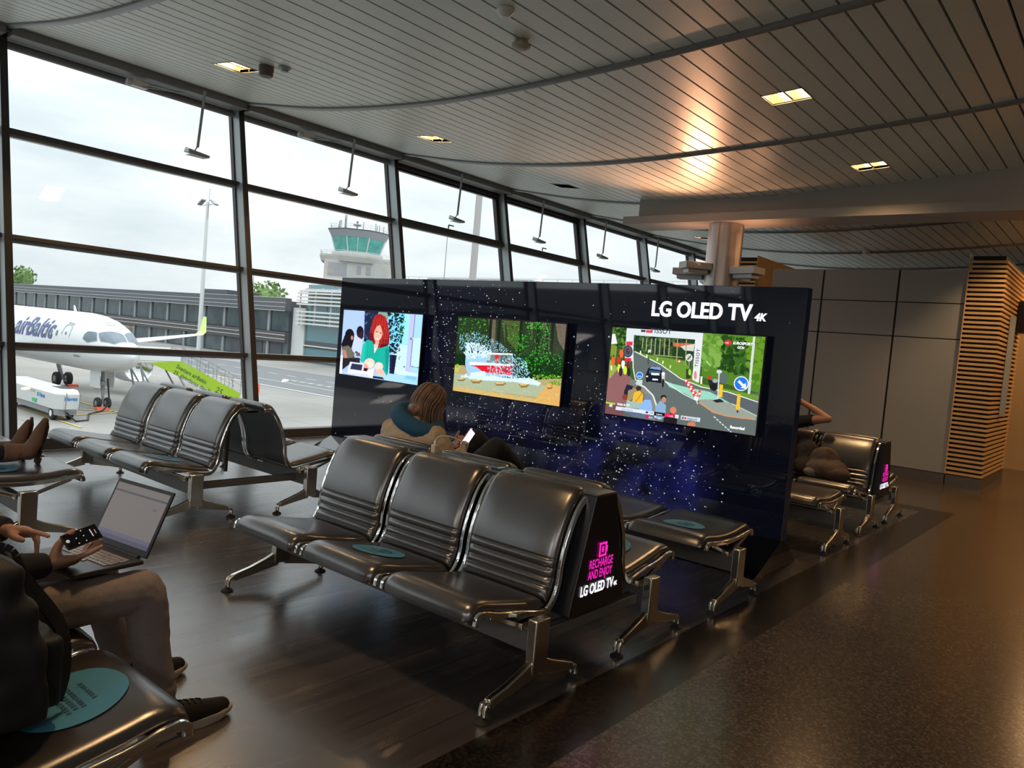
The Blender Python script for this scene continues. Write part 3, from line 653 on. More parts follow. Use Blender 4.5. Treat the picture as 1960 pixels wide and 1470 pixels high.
# charging consoles between the back-to-back rows
def console(label, x0, x1, yc, sign=True):
    r = thing('charging_console', label, 'charging station', (x1, yc, 0))
    L = x1 - x0
    k = MB(); k.prism([(-.24, .30), (.24, .30), (.09, .852), (-.09, .852)], 'x', -L, 0); mk('housing', k, 'console', r, bevel=.006)
    k = MB(); k.box(-L, 0, -.085, .085, .852, .862); mk('top_panel', k, 'console_top', r, bevel=.003)
    for i, q in enumerate((-L * .33, -L * .67)):
        k = MB(); k.box(q - .075, q + .075, -.05, .05, .862, .868); h = mk('socket_plate', k, 'console', r, bevel=.002)
        k = MB(); k.box(q - .05, q - .03, -.03, .03, .868, .870); k.box(q + .02, q + .05, -.02, .02, .868, .870); mk('socket', k, 'chrome', h)
    for q in (-.06, -L + .06):
        k = MB(); k.box(q - .03, q + .03, -.44, .44, .22, .27); mk('cross_bar', k, 'beam', r, bevel=.004)
    if sign:
        # lettering on the sloping-sided end panel
        o = .004
        sgn = MB()
        def ring(cy, cz, w, h, t):
            for a in ((-w/2, w/2, -h/2, -h/2 + t), (-w/2, w/2, h/2 - t, h/2), (-w/2, -w/2 + t, -h/2, h/2), (w/2 - t, w/2, -h/2, h/2)): sgn.box(o, o + .003, cy + a[0], cy + a[1], cz + a[2], cz + a[3])
            sgn.box(o, o + .003, cy - .006, cy + .006, cz - .014, cz + .014); sgn.box(o, o + .003, cy + w/2, cy + w/2 + .008, cz - .014, cz + .014)
        ring(-.005, .590, .062, .068, .009); mk('battery_symbol', sgn, 'magenta', r)
        text('sign_text', 'RECHARGE', .060, 'magenta', r, frame_mtx((o, -.110, .507), (0, 1, 0), (0, 0, 1)), bold=.0010, fit=.205)
        text('sign_text', 'AND ENJOY', .060, 'magenta', r, frame_mtx((o, -.112, .456), (0, 1, 0), (0, 0, 1)), bold=.0010, fit=.210)
        text('sign_text', 'LG OLED TV', .068, 'white_sign', r, frame_mtx((o, -.166, .386), (0, 1, 0), (0, 0, 1)), bold=.0020, fit=.285)
        text('sign_text', '4K', .032, 'white_sign', r, frame_mtx((o, .124, .386), (0, 1, 0), (0, 0, 1)), bold=.0006, fit=.035)
    return r
C1 = console('black wedge charging console with pink lit sign between the two foreground rows', -3.85, -1.93, 3.13)
C2 = thing('seat_tray', 'slim black tray between the backs of the window rows', 'shelf', (-6.33, 3.38, 0))
k = MB(); k.box(-.9, .9, -.05, .05, .800, .822); mk('tray_top', k, 'console', C2, bevel=.004)
for q in (-.55, .55):
    k = MB(); k.box(q - .012, q + .012, -.012, .012, .27, .80); mk('post', k, 'beam', C2)
for q in (-.86, .86):
    k = MB(); k.box(q - .03, q + .03, -.46, .46, .22, .27); mk('cross_bar', k, 'beam', C2, bevel=.004)
C3 = console('distant black charging console with pink lit sign behind the display wall', -3.85, -1.95, 8.44)

# ------------------------------------------------------------------ display wall
DW = thing('display_wall', 'long glossy black display wall printed with stars, carrying three televisions', 'display wall', (0, 0, 0))
k = MB(); k.box(-7.58, -2.01, 5.80, 5.90, .20, 2.135); o = mk('printed_panel', k, 'stars', DW, bevel=.004)
k = MB(); k.prism([(5.33, 0), (6.15, 0), (5.90, .2), (5.80, .21)], 'x', -7.58, -2.01); mk('base_skirt', k, 'gloss_black', DW)
# illuminated lettering
tz = Matrix.Rotation(0, 4, 'X')
text('logo_lettering', 'LG OLED TV', .178, 'white_sign', DW, frame_mtx((-3.315, 5.794, 1.868), (1, 0, 0), (0, 0, 1)), bold=.0042, extrude=.004, fit=.885)
text('logo_lettering', '4K', .085, 'white_sign', DW, frame_mtx((-2.40, 5.794, 1.868), (1, 0, 0), (0, 0, 1)), bold=.0014, extrude=.004, shear=.2, fit=.095)
# ------------------------------------------------------------------ televisions: the pictures on the screens
def homog(src):
    """maps a quadrilateral (tl, tr, br, bl) to the unit square, y down"""
    dst = [(0, 0), (1, 0), (1, 1), (0, 1)]; A = []; B = []
    for (x, y), (u, v) in zip(src, dst):
        A.append([x, y, 1, 0, 0, 0, -u*x, -u*y]); B.append(u); A.append([0, 0, 0, x, y, 1, -v*x, -v*y]); B.append(v)
    h = np.linalg.solve(np.array(A, float), np.array(B, float))
    return lambda p: ((h[0]*p[0]+h[1]*p[1]+h[2]) / (h[6]*p[0]+h[7]*p[1]+1), (h[3]*p[0]+h[4]*p[1]+h[5]) / (h[6]*p[0]+h[7]*p[1]+1))
class Screen:
    def __init__(s, w, h, quad, base):
        s.w, s.h = w, h; s.a = np.ones((h, w, 3)) * np.array(base); s.X, s.Y = np.meshgrid(np.arange(w) + .5, np.arange(h) + .5); s.q = homog(quad)
        s.rng = np.random.RandomState(5)
    def P(s, pts): return [(u * s.w, v * s.h) for u, v in (s.q(p) for p in pts)]
    def mask_poly(s, pts):
        P = s.P(pts); m = np.zeros((s.h, s.w), bool); n = len(P)
        for i in range(n):
            (x0, y0), (x1, y1) = P[i], P[(i + 1) % n]
            if y0 == y1: continue
            c = ((y0 > s.Y) != (y1 > s.Y)) & (s.X < (x1 - x0) * (s.Y - y0) / (y1 - y0) + x0); m ^= c
        return m
    def poly(s, pts, col, noise=0): 
        m = s.mask_poly(pts); s.put(m, col, noise); return m
    def put(s, m, col, noise=0):
        c = np.array(col) / 255.0
        s.a[m] = c + (s.rng.randn(int(m.sum()), 1) * noise if noise else 0)
    def ell(s, c, rx, ry, col, noise=0, ang=0):
        pts = [(c[0] + rx*math.cos(t)*math.cos(ang) - ry*math.sin(t)*math.sin(ang), c[1] + rx*math.cos(t)*math.sin(ang) + ry*math.sin(t)*math.cos(ang)) for t in np.linspace(0, 2*PI, 28)[:-1]]
        return s.poly(pts, col, noise)
    def line(s, pts, w, col):
        for a, b in zip(pts[:-1], pts[1:]):
            d = math.hypot(b[0]-a[0], b[1]-a[1]) or 1; nx, ny = -(b[1]-a[1]) / d * w / 2, (b[0]-a[0]) / d * w / 2
            s.poly([(a[0]+nx, a[1]+ny), (b[0]+nx, b[1]+ny), (b[0]-nx, b[1]-ny), (a[0]-nx, a[1]-ny)], col)
    def blobs(s, region, n, r0, r1, cols, asp=1.0):
        xs = [p[0] for p in region]; ys = [p[1] for p in region]; m = s.mask_poly(region)
        for _ in range(n):
            c = (s.rng.uniform(min(xs), max(xs)), s.rng.uniform(min(ys), max(ys))); u = s.P([c])[0]
            i, j = int(u[1]), int(u[0])
            if 0 <= i < s.h and 0 <= j < s.w and m[i, j]:
                r = s.rng.uniform(r0, r1); s.ell(c, r, r * asp, cols[s.rng.randint(len(cols))], 0, s.rng.uniform(0, 3))
    def streaks(s, origin, region, n, l0, l1, w, cols):
        xs = [p[0] for p in region]; ys = [p[1] for p in region]; m = s.mask_poly(region)
        for _ in range(n):
            c = (s.rng.uniform(min(xs), max(xs)), s.rng.uniform(min(ys), max(ys))); u = s.P([c])[0]; i, j = int(u[1]), int(u[0])
            if 0 <= i < s.h and 0 <= j < s.w and m[i, j]:
                dx, dy = c[0]-origin[0], c[1]-origin[1]; d = math.hypot(dx, dy) or 1; L = s.rng.uniform(l0, l1)
                s.line([c, (c[0]+dx/d*L, c[1]+dy/d*L)], w, cols[s.rng.randint(len(cols))])

# television 1: woman with red hair at a desk
T1 = Screen(330, 188, [(178, 100), (1445, 185), (1360, 1278), (98, 1103)], (.62, .74, .95))
T1.poly([(178, 100), (520, 125), (515, 560), (150, 560)], (165, 190, 240)); T1.poly([(515, 120), (740, 140), (600, 620), (500, 600)], (28, 36, 62))
T1.blobs([(520, 130), (690, 140), (620, 600), (510, 580)], 20, 12, 34, [(60, 80, 130), (20, 24, 44), (44, 58, 96)])
T1.poly([(735, 145), (895, 155), (890, 260), (735, 230)], (120, 160, 140)); T1.poly([(895, 150), (1445, 185), (1400, 760), (900, 700)], (118, 205, 250))
T1.poly([(1160, 170), (1260, 175), (1200, 640), (1110, 640)], (150, 220, 255)); T1.poly([(1010, 640), (1200, 650), (1170, 1060), (1000, 1030)], (190, 225, 255))
T1.poly([(1240, 172), (1325, 178), (1250, 1090), (1165, 1080)], (178, 186, 235)); T1.poly([(1325, 180), (1440, 186), (1380, 1100), (1245, 1080)], (160, 205, 250)); T1.poly([(1300, 560), (1415, 565), (1380, 1005), (1245, 980)], (185, 220, 255))
T1.line([(1322, 182), (1280, 600), (1245, 980), (1380, 1005)], 8, (50, 70, 130)); T1.line([(1285, 552), (1415, 560)], 16, (200, 225, 255)); T1.ell((1255, 555), 9, 22, (30, 30, 50))
T1.ell((1148, 990), 12, 16, (60, 90, 120))
T1.poly([(880, 1040), (1370, 1110), (1360, 1278), (640, 1170)], (160, 205, 252)); T1.poly([(1000, 1000), (1170, 1060), (1365, 1100), (1365, 1170), (980, 1090)], (200, 232, 255))
T1.poly([(1150, 1120), (1365, 1140), (1360, 1240), (1140, 1180)], (140, 200, 245))
for i in range(6): T1.line([(1200 + 26 * i, 1130 + 4 * i), (1185 + 26 * i, 1170 + 4 * i)], 10, (90, 150, 215))
T1.blobs([(895, 150), (1150, 165), (1170, 400), (1100, 560), (1060, 760), (920, 800), (900, 500)], 210, 10, 30, [(10, 28, 38), (16, 44, 44), (8, 20, 30), (24, 66, 52)], .6)
T1.blobs([(1090, 200), (1180, 380), (1100, 600), (1080, 880), (1060, 880), (1050, 400)], 60, 6, 18, [(20, 90, 70), (60, 170, 60), (12, 50, 50)], .6)
T1.blobs([(920, 200), (1060, 200), (1050, 700), (920, 700)], 45, 4, 10, [(160, 210, 240), (110, 180, 220)])
T1.poly([(915, 800), (1030, 810), (985, 1105), (910, 1095)], (18, 24, 52)); T1.poly([(915, 800), (950, 803), (935, 1098), (910, 1095)], (30, 38, 70))
T1.ell((270, 500), 75, 100, (24, 18, 26)); T1.poly([(190, 500), (330, 480), (340, 560), (300, 700), (150, 740), (135, 640)], (24, 18, 26)); T1.ell((308, 540), 18, 34, (180, 130, 120))
T1.poly([(150, 680), (250, 660), (350, 760), (340, 900), (160, 880)], (98, 102, 88)); T1.poly([(150, 720), (210, 740), (235, 860), (320, 905), (290, 940), (190, 900)], (190, 120, 90))
T1.ell((440, 450), 58, 95, (26, 20, 34)); T1.ell((455, 500), 40, 60, (50, 30, 38)); T1.poly([(350, 490), (470, 570), (500, 800), (420, 850), (310, 740), (330, 600)], (190, 200, 235)); T1.poly([(130, 860), (420, 850), (440, 930), (300, 930), (120, 1060)], (34, 32, 40))
T1.blobs([(340, 760), (440, 740), (430, 900), (330, 900)], 22, 8, 20, [(60, 50, 44), (30, 28, 30), (120, 90, 70)])
hair = T1.poly([(700, 180), (770, 170), (850, 215), (890, 330), (915, 520), (905, 640), (830, 720), (740, 700), (650, 690), (600, 620), (590, 470), (625, 350), (650, 240)], (158, 30, 32))
T1.poly([(590, 460), (640, 470), (660, 600), (700, 690), (640, 690), (590, 600)], (110, 18, 26)); T1.poly([(800, 560), (905, 580), (895, 650), (830, 725), (760, 700)], (92, 16, 26))
for q in range(16): T1.line([(690 + q * 12, 190 + (q % 5) * 12), (625 + q * 18, 420 + (q % 4) * 30)], 5, [(205, 66, 44), (190, 50, 40), (130, 22, 28)][q % 3])
for q in range(12): T1.line([(800 + (q % 6) * 16, 380), (780 + q * 11, 640)], 5, [(196, 62, 50), (120, 20, 26)][q % 2])
T1.poly([(440, 900), (480, 650), (560, 565), (640, 600), (680, 700), (760, 700), (900, 660), (915, 780), (890, 1100), (860, 1130), (790, 1000), (700, 980), (480, 920)], (22, 168, 150))
T1.poly([(440, 900), (480, 650), (540, 590), (520, 740), (500, 920)], (30, 186, 168)); T1.poly([(840, 720), (915, 700), (885, 1090), (850, 1060)], (16, 140, 128))
for q in range(5): T1.line([(560 + 40 * q, 720), (545 + 42 * q, 900)], 5, (14, 134, 126))
T1.poly([(662, 640), (735, 640), (725, 690), (668, 790)], (222, 190, 180)); T1.poly([(672, 700), (700, 700), (668, 785)], (215, 240, 245))
T1.ell((733, 470), 68, 128, (226, 168, 148), 0, .22); T1.ell((720, 520), 48, 80, (235, 182, 162), 0, .22); T1.poly([(690, 560), (750, 600), (735, 650), (680, 640)], (214, 160, 140))
T1.line([(690, 440), (728, 452)], 12, (60, 36, 36)); T1.line([(752, 458), (786, 474)], 12, (60, 36, 36)); T1.line([(722, 505), (735, 515)], 9, (190, 120, 105)); T1.poly([(700, 530), (750, 552), (722, 570)], (250, 245, 240)); T1.line([(696, 528), (752, 552)], 6, (190, 60, 70))
T1.poly([(660, 250), (760, 330), (790, 420), (820, 580), (800, 340), (740, 230)], (170, 36, 34))
T1.ell((590, 930), 85, 70, (222, 200, 184)); T1.ell((600, 960), 60, 50, (232, 214, 200)); T1.ell((740, 985), 70, 65, (226, 206, 192)); T1.poly([(700, 1040), (790, 1020), (850, 1130), (700, 1110)], (232, 178, 158)); T1.poly([(500, 940), (560, 960), (590, 1040), (490, 1040)], (215, 160, 145))
T1.poly([(275, 915), (500, 945), (490, 1060), (660, 1020), (640, 1170), (220, 1100)], (216, 218, 236)); T1.poly([(305, 940), (480, 962), (460, 1055), (275, 1030)], (44, 48, 72)); T1.poly([(490, 1060), (550, 1065), (565, 1020), (500, 1010)], (60, 22, 34)); T1.poly([(560, 1040), (670, 1010), (640, 1165), (560, 1090)], (236, 222, 214))
T1.poly([(220, 1090), (560, 1110), (610, 1165), (420, 1145)], (200, 205, 228)); T1.poly([(650, 1135), (800, 1155), (830, 1190), (640, 1170)], (36, 34, 40))
T1.poly([(122, 815), (160, 822), (140, 1105), (100, 1100)], (232, 240, 255)); T1.line([(130, 855), (158, 858)], 6, (60, 120, 200)); T1.line([(165, 1075), (220, 1085)], 10, (220, 225, 240))

# television 2: red off-road car splashing through a forest ford
T2 = Screen(400, 226, [(150, 125), (1645, 235), (1552, 1380), (82, 1147)], (.05, .16, .05))
T2.poly([(100, 120), (1650, 230), (1590, 700), (100, 640)], (38, 52, 30), .04)
for x0, x1, c in ((560, 665, (96, 88, 70)), (750, 800, (84, 80, 60)), (800, 1000, (70, 84, 40)), (1130, 1180, (84, 76, 62)), (1300, 1420, (70, 74, 52)), (1490, 1645, (98, 88, 74))):
    T2.poly([(x0, 130 + (x0 - 150) * .07), (x1, 130 + (x1 - 150) * .07), (x1 - 10, 640), (x0 + 40, 470)], c, .05)
for x in (580, 700, 1000, 1240, 1370, 1440): T2.poly([(x, 130 + (x-150)*.07), (x + 38, 132 + (x-150)*.07), (x + 10, 700), (x - 30, 700)], (26, 32, 22))
G = [(16, 62, 16), (28, 98, 24), (12, 44, 14), (48, 140, 34), (20, 74, 22), (70, 165, 50)]
T2.blobs([(150, 125), (540, 160), (560, 400), (500, 500), (130, 560), (110, 780)], 420, 4, 16, G, .5)
T2.blobs([(700, 200), (960, 200), (1100, 480), (1000, 640), (860, 560)], 260, 4, 15, G, .5)
T2.blobs([(950, 420), (1200, 200), (1440, 320), (1440, 640), (1600, 640), (1590, 960), (1180, 960), (920, 700)], 800, 4, 17, G, .5)
T2.blobs([(1080, 200), (1400, 210), (1400, 330), (1080, 290)], 120, 3, 10, [(90, 190, 60), (60, 150, 50), (120, 200, 90)], .5)
T2.blobs([(1020, 720), (1300, 520), (1430, 700), (1180, 900), (1050, 860)], 160, 4, 13, [(60, 180, 40), (36, 130, 30)], .5)
T2.poly([(100, 790), (240, 800), (330, 960), (1120, 1010), (1600, 990), (1560, 1400), (70, 1160)], (168, 152, 108), .02)
T2.poly([(100, 900), (400, 960), (1100, 1040), (1500, 1120), (1400, 1260), (500, 1150), (85, 1100)], (158, 172, 142), .025)
T2.poly([(82, 1080), (500, 1150), (1560, 1330), (1552, 1385), (80, 1148)], (196, 166, 100), .03)
T2.poly([(1400, 1050), (1560, 1100), (1552, 1360), (1200, 1300)], (206, 160, 88), .03)
T2.blobs([(100, 1050), (900, 1100), (1540, 1200), (1500, 1360), (90, 1130)], 240, 6, 26, [(190, 180, 128), (150, 168, 140), (214, 178, 112), (176, 160, 110)], .22)
T2.blobs([(100, 780), (180, 800), (160, 900), (100, 880)], 30, 8, 22, [(150, 170, 50), (190, 180, 90)], .6)
T2.blobs([(1200, 940), (1590, 950), (1580, 1010), (1200, 990)], 90, 6, 16, [(120, 180, 30), (80, 140, 20), (150, 190, 60)], .4); T2.blobs([(1400, 1040), (1570, 1000), (1560, 1105), (1420, 1080)], 60, 6, 18, [(60, 100, 20), (110, 160, 30)], .5)
for (cx, cy, rx, ry) in ((200, 992, 60, 18), (410, 1015, 80, 28), (740, 1058, 80, 20), (1065, 1075, 72, 32), (1420, 1112, 40, 18)):
    T2.ell((cx, cy), rx, ry, (150, 116, 62)); T2.ell((cx - 8, cy - 8), rx * .75, ry * .5, (206, 180, 120)); T2.line([(cx - rx * .7, cy + ry), (cx + rx * .6, cy + ry)], 8, (84, 66, 40))
T2.poly([(255, 620), (560, 640), (905, 640), (905, 960), (520, 960), (300, 960), (250, 800)], (150, 190, 225)); T2.poly([(560, 640), (890, 640), (900, 800), (540, 790)], (110, 130, 130)); T2.poly([(540, 660), (600, 650), (590, 740), (550, 730)], (170, 190, 200)); T2.poly([(650, 655), (720, 660), (700, 780), (680, 770)], (200, 40, 50))
T2.poly([(310, 800), (905, 800), (900, 940), (620, 920), (480, 880), (400, 820)], (206, 24, 44)); T2.poly([(310, 750), (905, 790), (905, 815), (310, 790)], (248, 244, 246)); T2.poly([(330, 900), (520, 880), (560, 990), (300, 990)], (200, 224, 242)); T2.poly([(560, 625), (900, 640), (898, 660), (560, 650)], (240, 246, 250)); T2.poly([(740, 670), (850, 670), (850, 780), (740, 780)], (70, 90, 80))
spray = [(180, 230, 250), (120, 200, 235), (220, 244, 252), (150, 216, 240)]
T2.streaks((330, 900), [(160, 370), (400, 340), (700, 480), (880, 620), (560, 640), (300, 560), (170, 600)], 850, 6, 18, 5, spray + [(60, 140, 160)])
T2.streaks((400, 800), [(260, 500), (420, 500), (620, 620), (520, 700), (300, 720), (240, 640)], 420, 10, 34, 10, [(190, 225, 248), (215, 238, 252)])
T2.streaks((500, 300), [(540, 760), (905, 640), (1100, 760), (1150, 980), (900, 980), (600, 960)], 620, 10, 30, 5, spray)
T2.streaks((600, 500), [(700, 640), (900, 650), (1000, 900), (760, 900)], 160, 14, 30, 5, [(30, 60, 60), (20, 70, 50), (140, 20, 40)])
T2.poly([(240, 930), (330, 960), (620, 950), (880, 985), (1140, 980), (1300, 1050), (1270, 1090), (900, 1030), (500, 1010), (200, 950)], (198, 222, 240), .03); T2.blobs([(200, 920), (1150, 960), (1320, 1070), (900, 1040), (200, 960)], 150, 8, 26, [(220, 238, 250), (190, 214, 236)], .4)

# television 3: a cycling time trial on a country road
T3 = Screen(600, 338, [(315, 365), (1546, 440), (1466, 1248), (253, 1066)], (.34, .38, .37))
asph = (92, 102, 100)
T3.poly([(250, 360), (1550, 440), (1500, 900), (250, 900)], (58, 88, 36), .03)
GG = [(42, 70, 28), (66, 104, 38), (30, 54, 22), (88, 130, 46)]
T3.blobs([(315, 365), (430, 370), (430, 560), (300, 520)], 120, 6, 22, GG, .7); T3.poly([(305, 425), (335, 420), (352, 500), (300, 505)], (216, 222, 222)); T3.poly([(300, 505), (350, 520), (340, 620), (296, 600)], (120, 140, 50), .04)
T3.poly([(480, 420), (980, 450), (975, 640), (480, 560)], (40, 62, 38), .03); T3.blobs([(480, 420), (980, 450), (975, 640), (480, 540)], 300, 6, 22, [(34, 56, 34), (52, 78, 44), (26, 44, 28), (70, 96, 50)], .7)
T3.poly([(800, 490), (970, 500), (960, 540), (800, 520)], (190, 100, 70)); T3.poly([(860, 520), (975, 500), (965, 560), (900, 560)], (200, 200, 190)); T3.poly([(790, 540), (960, 560), (950, 640), (790, 610)], (34, 58, 30), .03)
T3.poly([(1040, 410), (1546, 440), (1500, 900), (1030, 770)], (78, 122, 36), .03); T3.blobs([(1160, 440), (1440, 450), (1420, 760), (1170, 700)], 240, 10, 30, [(34, 70, 22), (26, 56, 18), (54, 96, 30)], .7); T3.blobs([(1040, 420), (1180, 430), (1170, 700), (1030, 700)], 120, 10, 30, [(104, 150, 56), (84, 130, 44), (120, 160, 70)], .9); T3.blobs([(1400, 440), (1540, 450), (1500, 860), (1400, 800)], 120, 10, 30, [(96, 140, 34), (70, 112, 28)], .9)
T3.poly([(480, 560), (600, 590), (900, 640), (960, 760), (1010, 820), (1490, 920), (1488, 960), (1000, 850), (890, 800), (480, 580)], (100, 140, 46), .03)
T3.poly([(478, 560), (560, 590), (700, 670), (860, 780), (1020, 850), (1485, 970), (1465, 1248), (640, 1125), (500, 820), (470, 640)], asph, .012)
T3.poly([(1200, 880), (1485, 970), (1480, 1080), (1220, 960)], (84, 92, 96))
T3.line([(490, 562), (700, 668), (860, 782), (1030, 850), (1240, 890), (1486, 972)], 7, (222, 228, 226)); T3.line([(478, 590), (480, 700), (500, 800)], 7, (220, 226, 224)); T3.poly([(500, 810), (560, 840), (640, 930), (670, 1030), (650, 1125), (600, 1110), (640, 1010), (600, 930), (500, 850)], (128, 128, 116)); T3.line([(500, 820), (570, 850), (640, 920), (668, 1000), (660, 1100)], 12, (206, 214, 210))
T3.poly([(735, 800), (800, 825), (900, 850), (1100, 890), (1270, 985), (1180, 975), (1000, 960), (900, 905), (770, 850)], (142, 200, 180)); T3.line([(735, 805), (880, 905), (990, 960), (1000, 990)], 7, (210, 222, 216))
T3.poly([(1000, 955), (1100, 950), (1290, 985), (1476, 1080), (1470, 1115), (1240, 1090), (1120, 1060)], (140, 148, 138)); T3.line([(1010, 975), (1120, 1050), (1230, 1085), (1470, 1115)], 12, (190, 140, 100))
T3.line([(1270, 985), (1478, 1085)], 5, (190, 196, 190))
for i in range(7): T3.line([(1130 + 22 * i, 1090 + 20 * i), (1145 + 22 * i, 1103 + 20 * i)], 8, (210, 214, 212))
T3.poly([(285, 700), (400, 690), (490, 810), (420, 1000), (255, 1060)], (136, 92, 92), .012); T3.poly([(285, 620), (360, 700), (290, 790)], (140, 160, 70), .04)
T3.poly([(258, 980), (340, 985), (420, 1000), (400, 1088), (253, 1066)], (112, 74, 80))
for x, y0, y1 in ((560, 450, 540), (590, 455, 560), (628, 455, 575), (660, 455, 585), (697, 455, 590), (735, 455, 595), (772, 458, 605), (836, 460, 650), (908, 465, 670)): T3.line([(x, y0), (x - 8, y1)], 8, (150, 156, 110))
T3.line([(640, 590), (880, 610)], 5, (176, 176, 120))
for x, y in ((605, 560), (540, 570), (676, 625), (720, 650), (780, 685), (590, 600)): T3.line([(x, y - 12), (x - 3, y + 14)], 9, (225, 232, 190))
T3.poly([(428, 375), (1042, 412), (1000, 815), (955, 790), (978, 465), (486, 430), (478, 640), (412, 640), (424, 430)], (206, 214, 218)); T3.poly([(978, 465), (1042, 412), (1010, 815), (955, 790)], (212, 216, 218))
T3.poly([(425, 482), (475, 484), (473, 515), (423, 512)], (214, 50, 70)); T3.ell((438, 562), 38, 50, (62, 64, 74)); T3.ell((438, 562), 26, 36, (96, 98, 108)); T3.ell((438, 562), 20, 28, (56, 58, 68)); T3.line([(438, 562), (455, 545)], 4, (220, 60, 60)); T3.poly([(415, 615), (465, 618), (462, 650), (412, 648)], (210, 40, 66))
T3.poly([(582, 388), (632, 391), (631, 412), (581, 409)], (214, 60, 60)); T3.poly([(542, 386), (578, 388), (577, 408), (541, 405)], (60, 64, 80))
for i, pc in enumerate([(320, 640, (236, 92, 40)), (365, 640, (200, 44, 40)), (385, 580, (236, 96, 46)), (400, 670, (222, 226, 236)), (440, 690, (130, 30, 50)), (368, 700, (206, 220, 70)), (415, 715, (190, 230, 50)), (445, 730, (30, 40, 34)), (380, 730, (40, 40, 48))]):
    T3.ell((pc[0], pc[1]), 15, 36, pc[2]); T3.ell((pc[0] + 3, pc[1] - 40), 7, 9, (70, 50, 44))
T3.line([(304, 680), (308, 715)], 12, (226, 240, 190))
T3.poly([(600, 700), (625, 682), (700, 688), (712, 720), (708, 820), (585, 805), (578, 760)], (22, 26, 34)); T3.poly([(612, 700), (628, 685), (698, 690), (704, 715)], (120, 150, 190)); T3.poly([(610, 715), (700, 722), (700, 745), (608, 740)], (60, 84, 110)); T3.poly([(625, 735), (690, 740), (690, 758), (625, 752)], (220, 225, 230)); T3.poly([(635, 782), (680, 786), (679, 798), (634, 795)], (232, 236, 240)); T3.ell((592, 765), 9, 6, (235, 240, 245)); T3.line([(586, 800), (600, 812)], 10, (10, 10, 12))
T3.ell((722, 745), 14, 16, (226, 230, 236)); T3.poly([(708, 755), (736, 757), (730, 810), (712, 808)], (200, 190, 190)); T3.poly([(712, 785), (730, 787), (726, 850), (712, 850)], (34, 30, 36)); T3.line([(716, 850), (722, 868)], 5, (60, 64, 66))
T3.ell((602, 640), 10, 32, (70, 84, 78)); T3.ell((612, 558), 12, 10, (200, 210, 216))
T3.ell((532, 757), 27, 28, (226, 234, 242)); T3.ell((532, 757), 23, 24, (24, 110, 226)); T3.line([(518, 764), (546, 764)], 7, (190, 220, 250)); T3.poly([(508, 790), (556, 794), (552, 838), (504, 832)], (186, 200, 200))
T3.ell((930, 612), 26, 30, (226, 230, 226)); T3.ell((930, 612), 20, 24, (180, 190, 186)); T3.line([(915, 630), (946, 595)], 8, (40, 44, 46)); T3.line([(930, 640), (926, 720)], 5, (150, 156, 150)); T3.poly([(850, 620), (866, 652), (834, 650)], (214, 80, 60)); T3.ell((850, 642), 7, 7, (240, 236, 230))
for i in range(9):
    a = i / 8; cx, cy = 912 + 78 * a, 800 + 132 * a
    T3.ell((cx, cy), 22 - 4 * (1 - a), 15, (222, 60, 60)); T3.ell((cx + (7 if i % 2 else -7), cy), 9, 9, (240, 232, 230))
T3.ell((1016, 900), 11, 30, (220, 70, 64)); T3.ell((1016, 905), 10, 8, (240, 232, 230)); T3.poly([(972, 925), (1006, 930), (1000, 965), (970, 955)], (226, 232, 226))
T3.poly([(905, 705), (940, 700), (945, 780), (905, 785)], (48, 60, 40)); T3.ell((935, 730), 12, 26, (150, 200, 60)); T3.ell((980, 755), 12, 34, (206, 130, 130)); T3.poly([(1022, 765), (1038, 765), (1034, 825), (1020, 825)], (224, 226, 190))
T3.poly([(1080, 790), (1160, 800), (1150, 880), (1100, 870)], (34, 40, 42)); T3.ell((1130, 850), 28, 32, (28, 30, 34)); T3.ell((1095, 775), 16, 14, (190, 50, 50)); T3.ell((1140, 800), 22, 16, (150, 160, 170)); T3.line([(1070, 640), (1100, 680)], 5, (210, 216, 190))
T3.ell((1205, 780), 38, 44, (86, 100, 100)); T3.line([(1172, 720), (1162, 950)], 10, (196, 202, 204)); T3.ell((1172, 725), 22, 16, (196, 206, 214)); T3.poly([(1118, 958), (1180, 945), (1218, 972), (1150, 978)], (36, 40, 40))
T3.poly([(1178, 828), (1204, 832), (1196, 935), (1168, 930)], (240, 184, 40)); T3.line([(1454, 440), (1412, 905)], 20, (196, 206, 202))
T3.ell((1350, 822), 60, 60, (226, 236, 246)); T3.ell((1350, 822), 53, 53, (34, 110, 214)); T3.line([(1328, 800), (1368, 840)], 20, (236, 242, 250)); T3.poly([(1390, 862), (1345, 858), (1388, 815)], (236, 242, 250)); T3.poly([(1320, 905), (1346, 910), (1338, 1035), (1308, 1030)], (240, 180, 40)); T3.line([(1320, 1040), (1322, 1060)], 14, (60, 50, 40))
T3.ell((1242, 488), 30, 20, (206, 52, 56))
T3.ell((478, 820), 24, 30, (110, 120, 110)); T3.poly([(430, 830), (500, 850), (490, 930), (400, 950), (410, 880)], (36, 34, 56)); T3.ell((415, 935), 22, 24, (130, 60, 44)); T3.ell((492, 870), 20, 26, (120, 100, 74)); T3.poly([(440, 880), (500, 860), (520, 900), (460, 960), (430, 980)], (150, 134, 100))
T3.ell((525, 862), 22, 20, (54, 40, 38)); T3.poly([(490, 895), (530, 880), (562, 910), (555, 990), (470, 990), (480, 930)], (222, 172, 52)); T3.line([(560, 890), (490, 985)], 5, (130, 100, 40)); T3.poly([(430, 960), (560, 985), (560, 1030), (420, 1020)], (150, 176, 170))
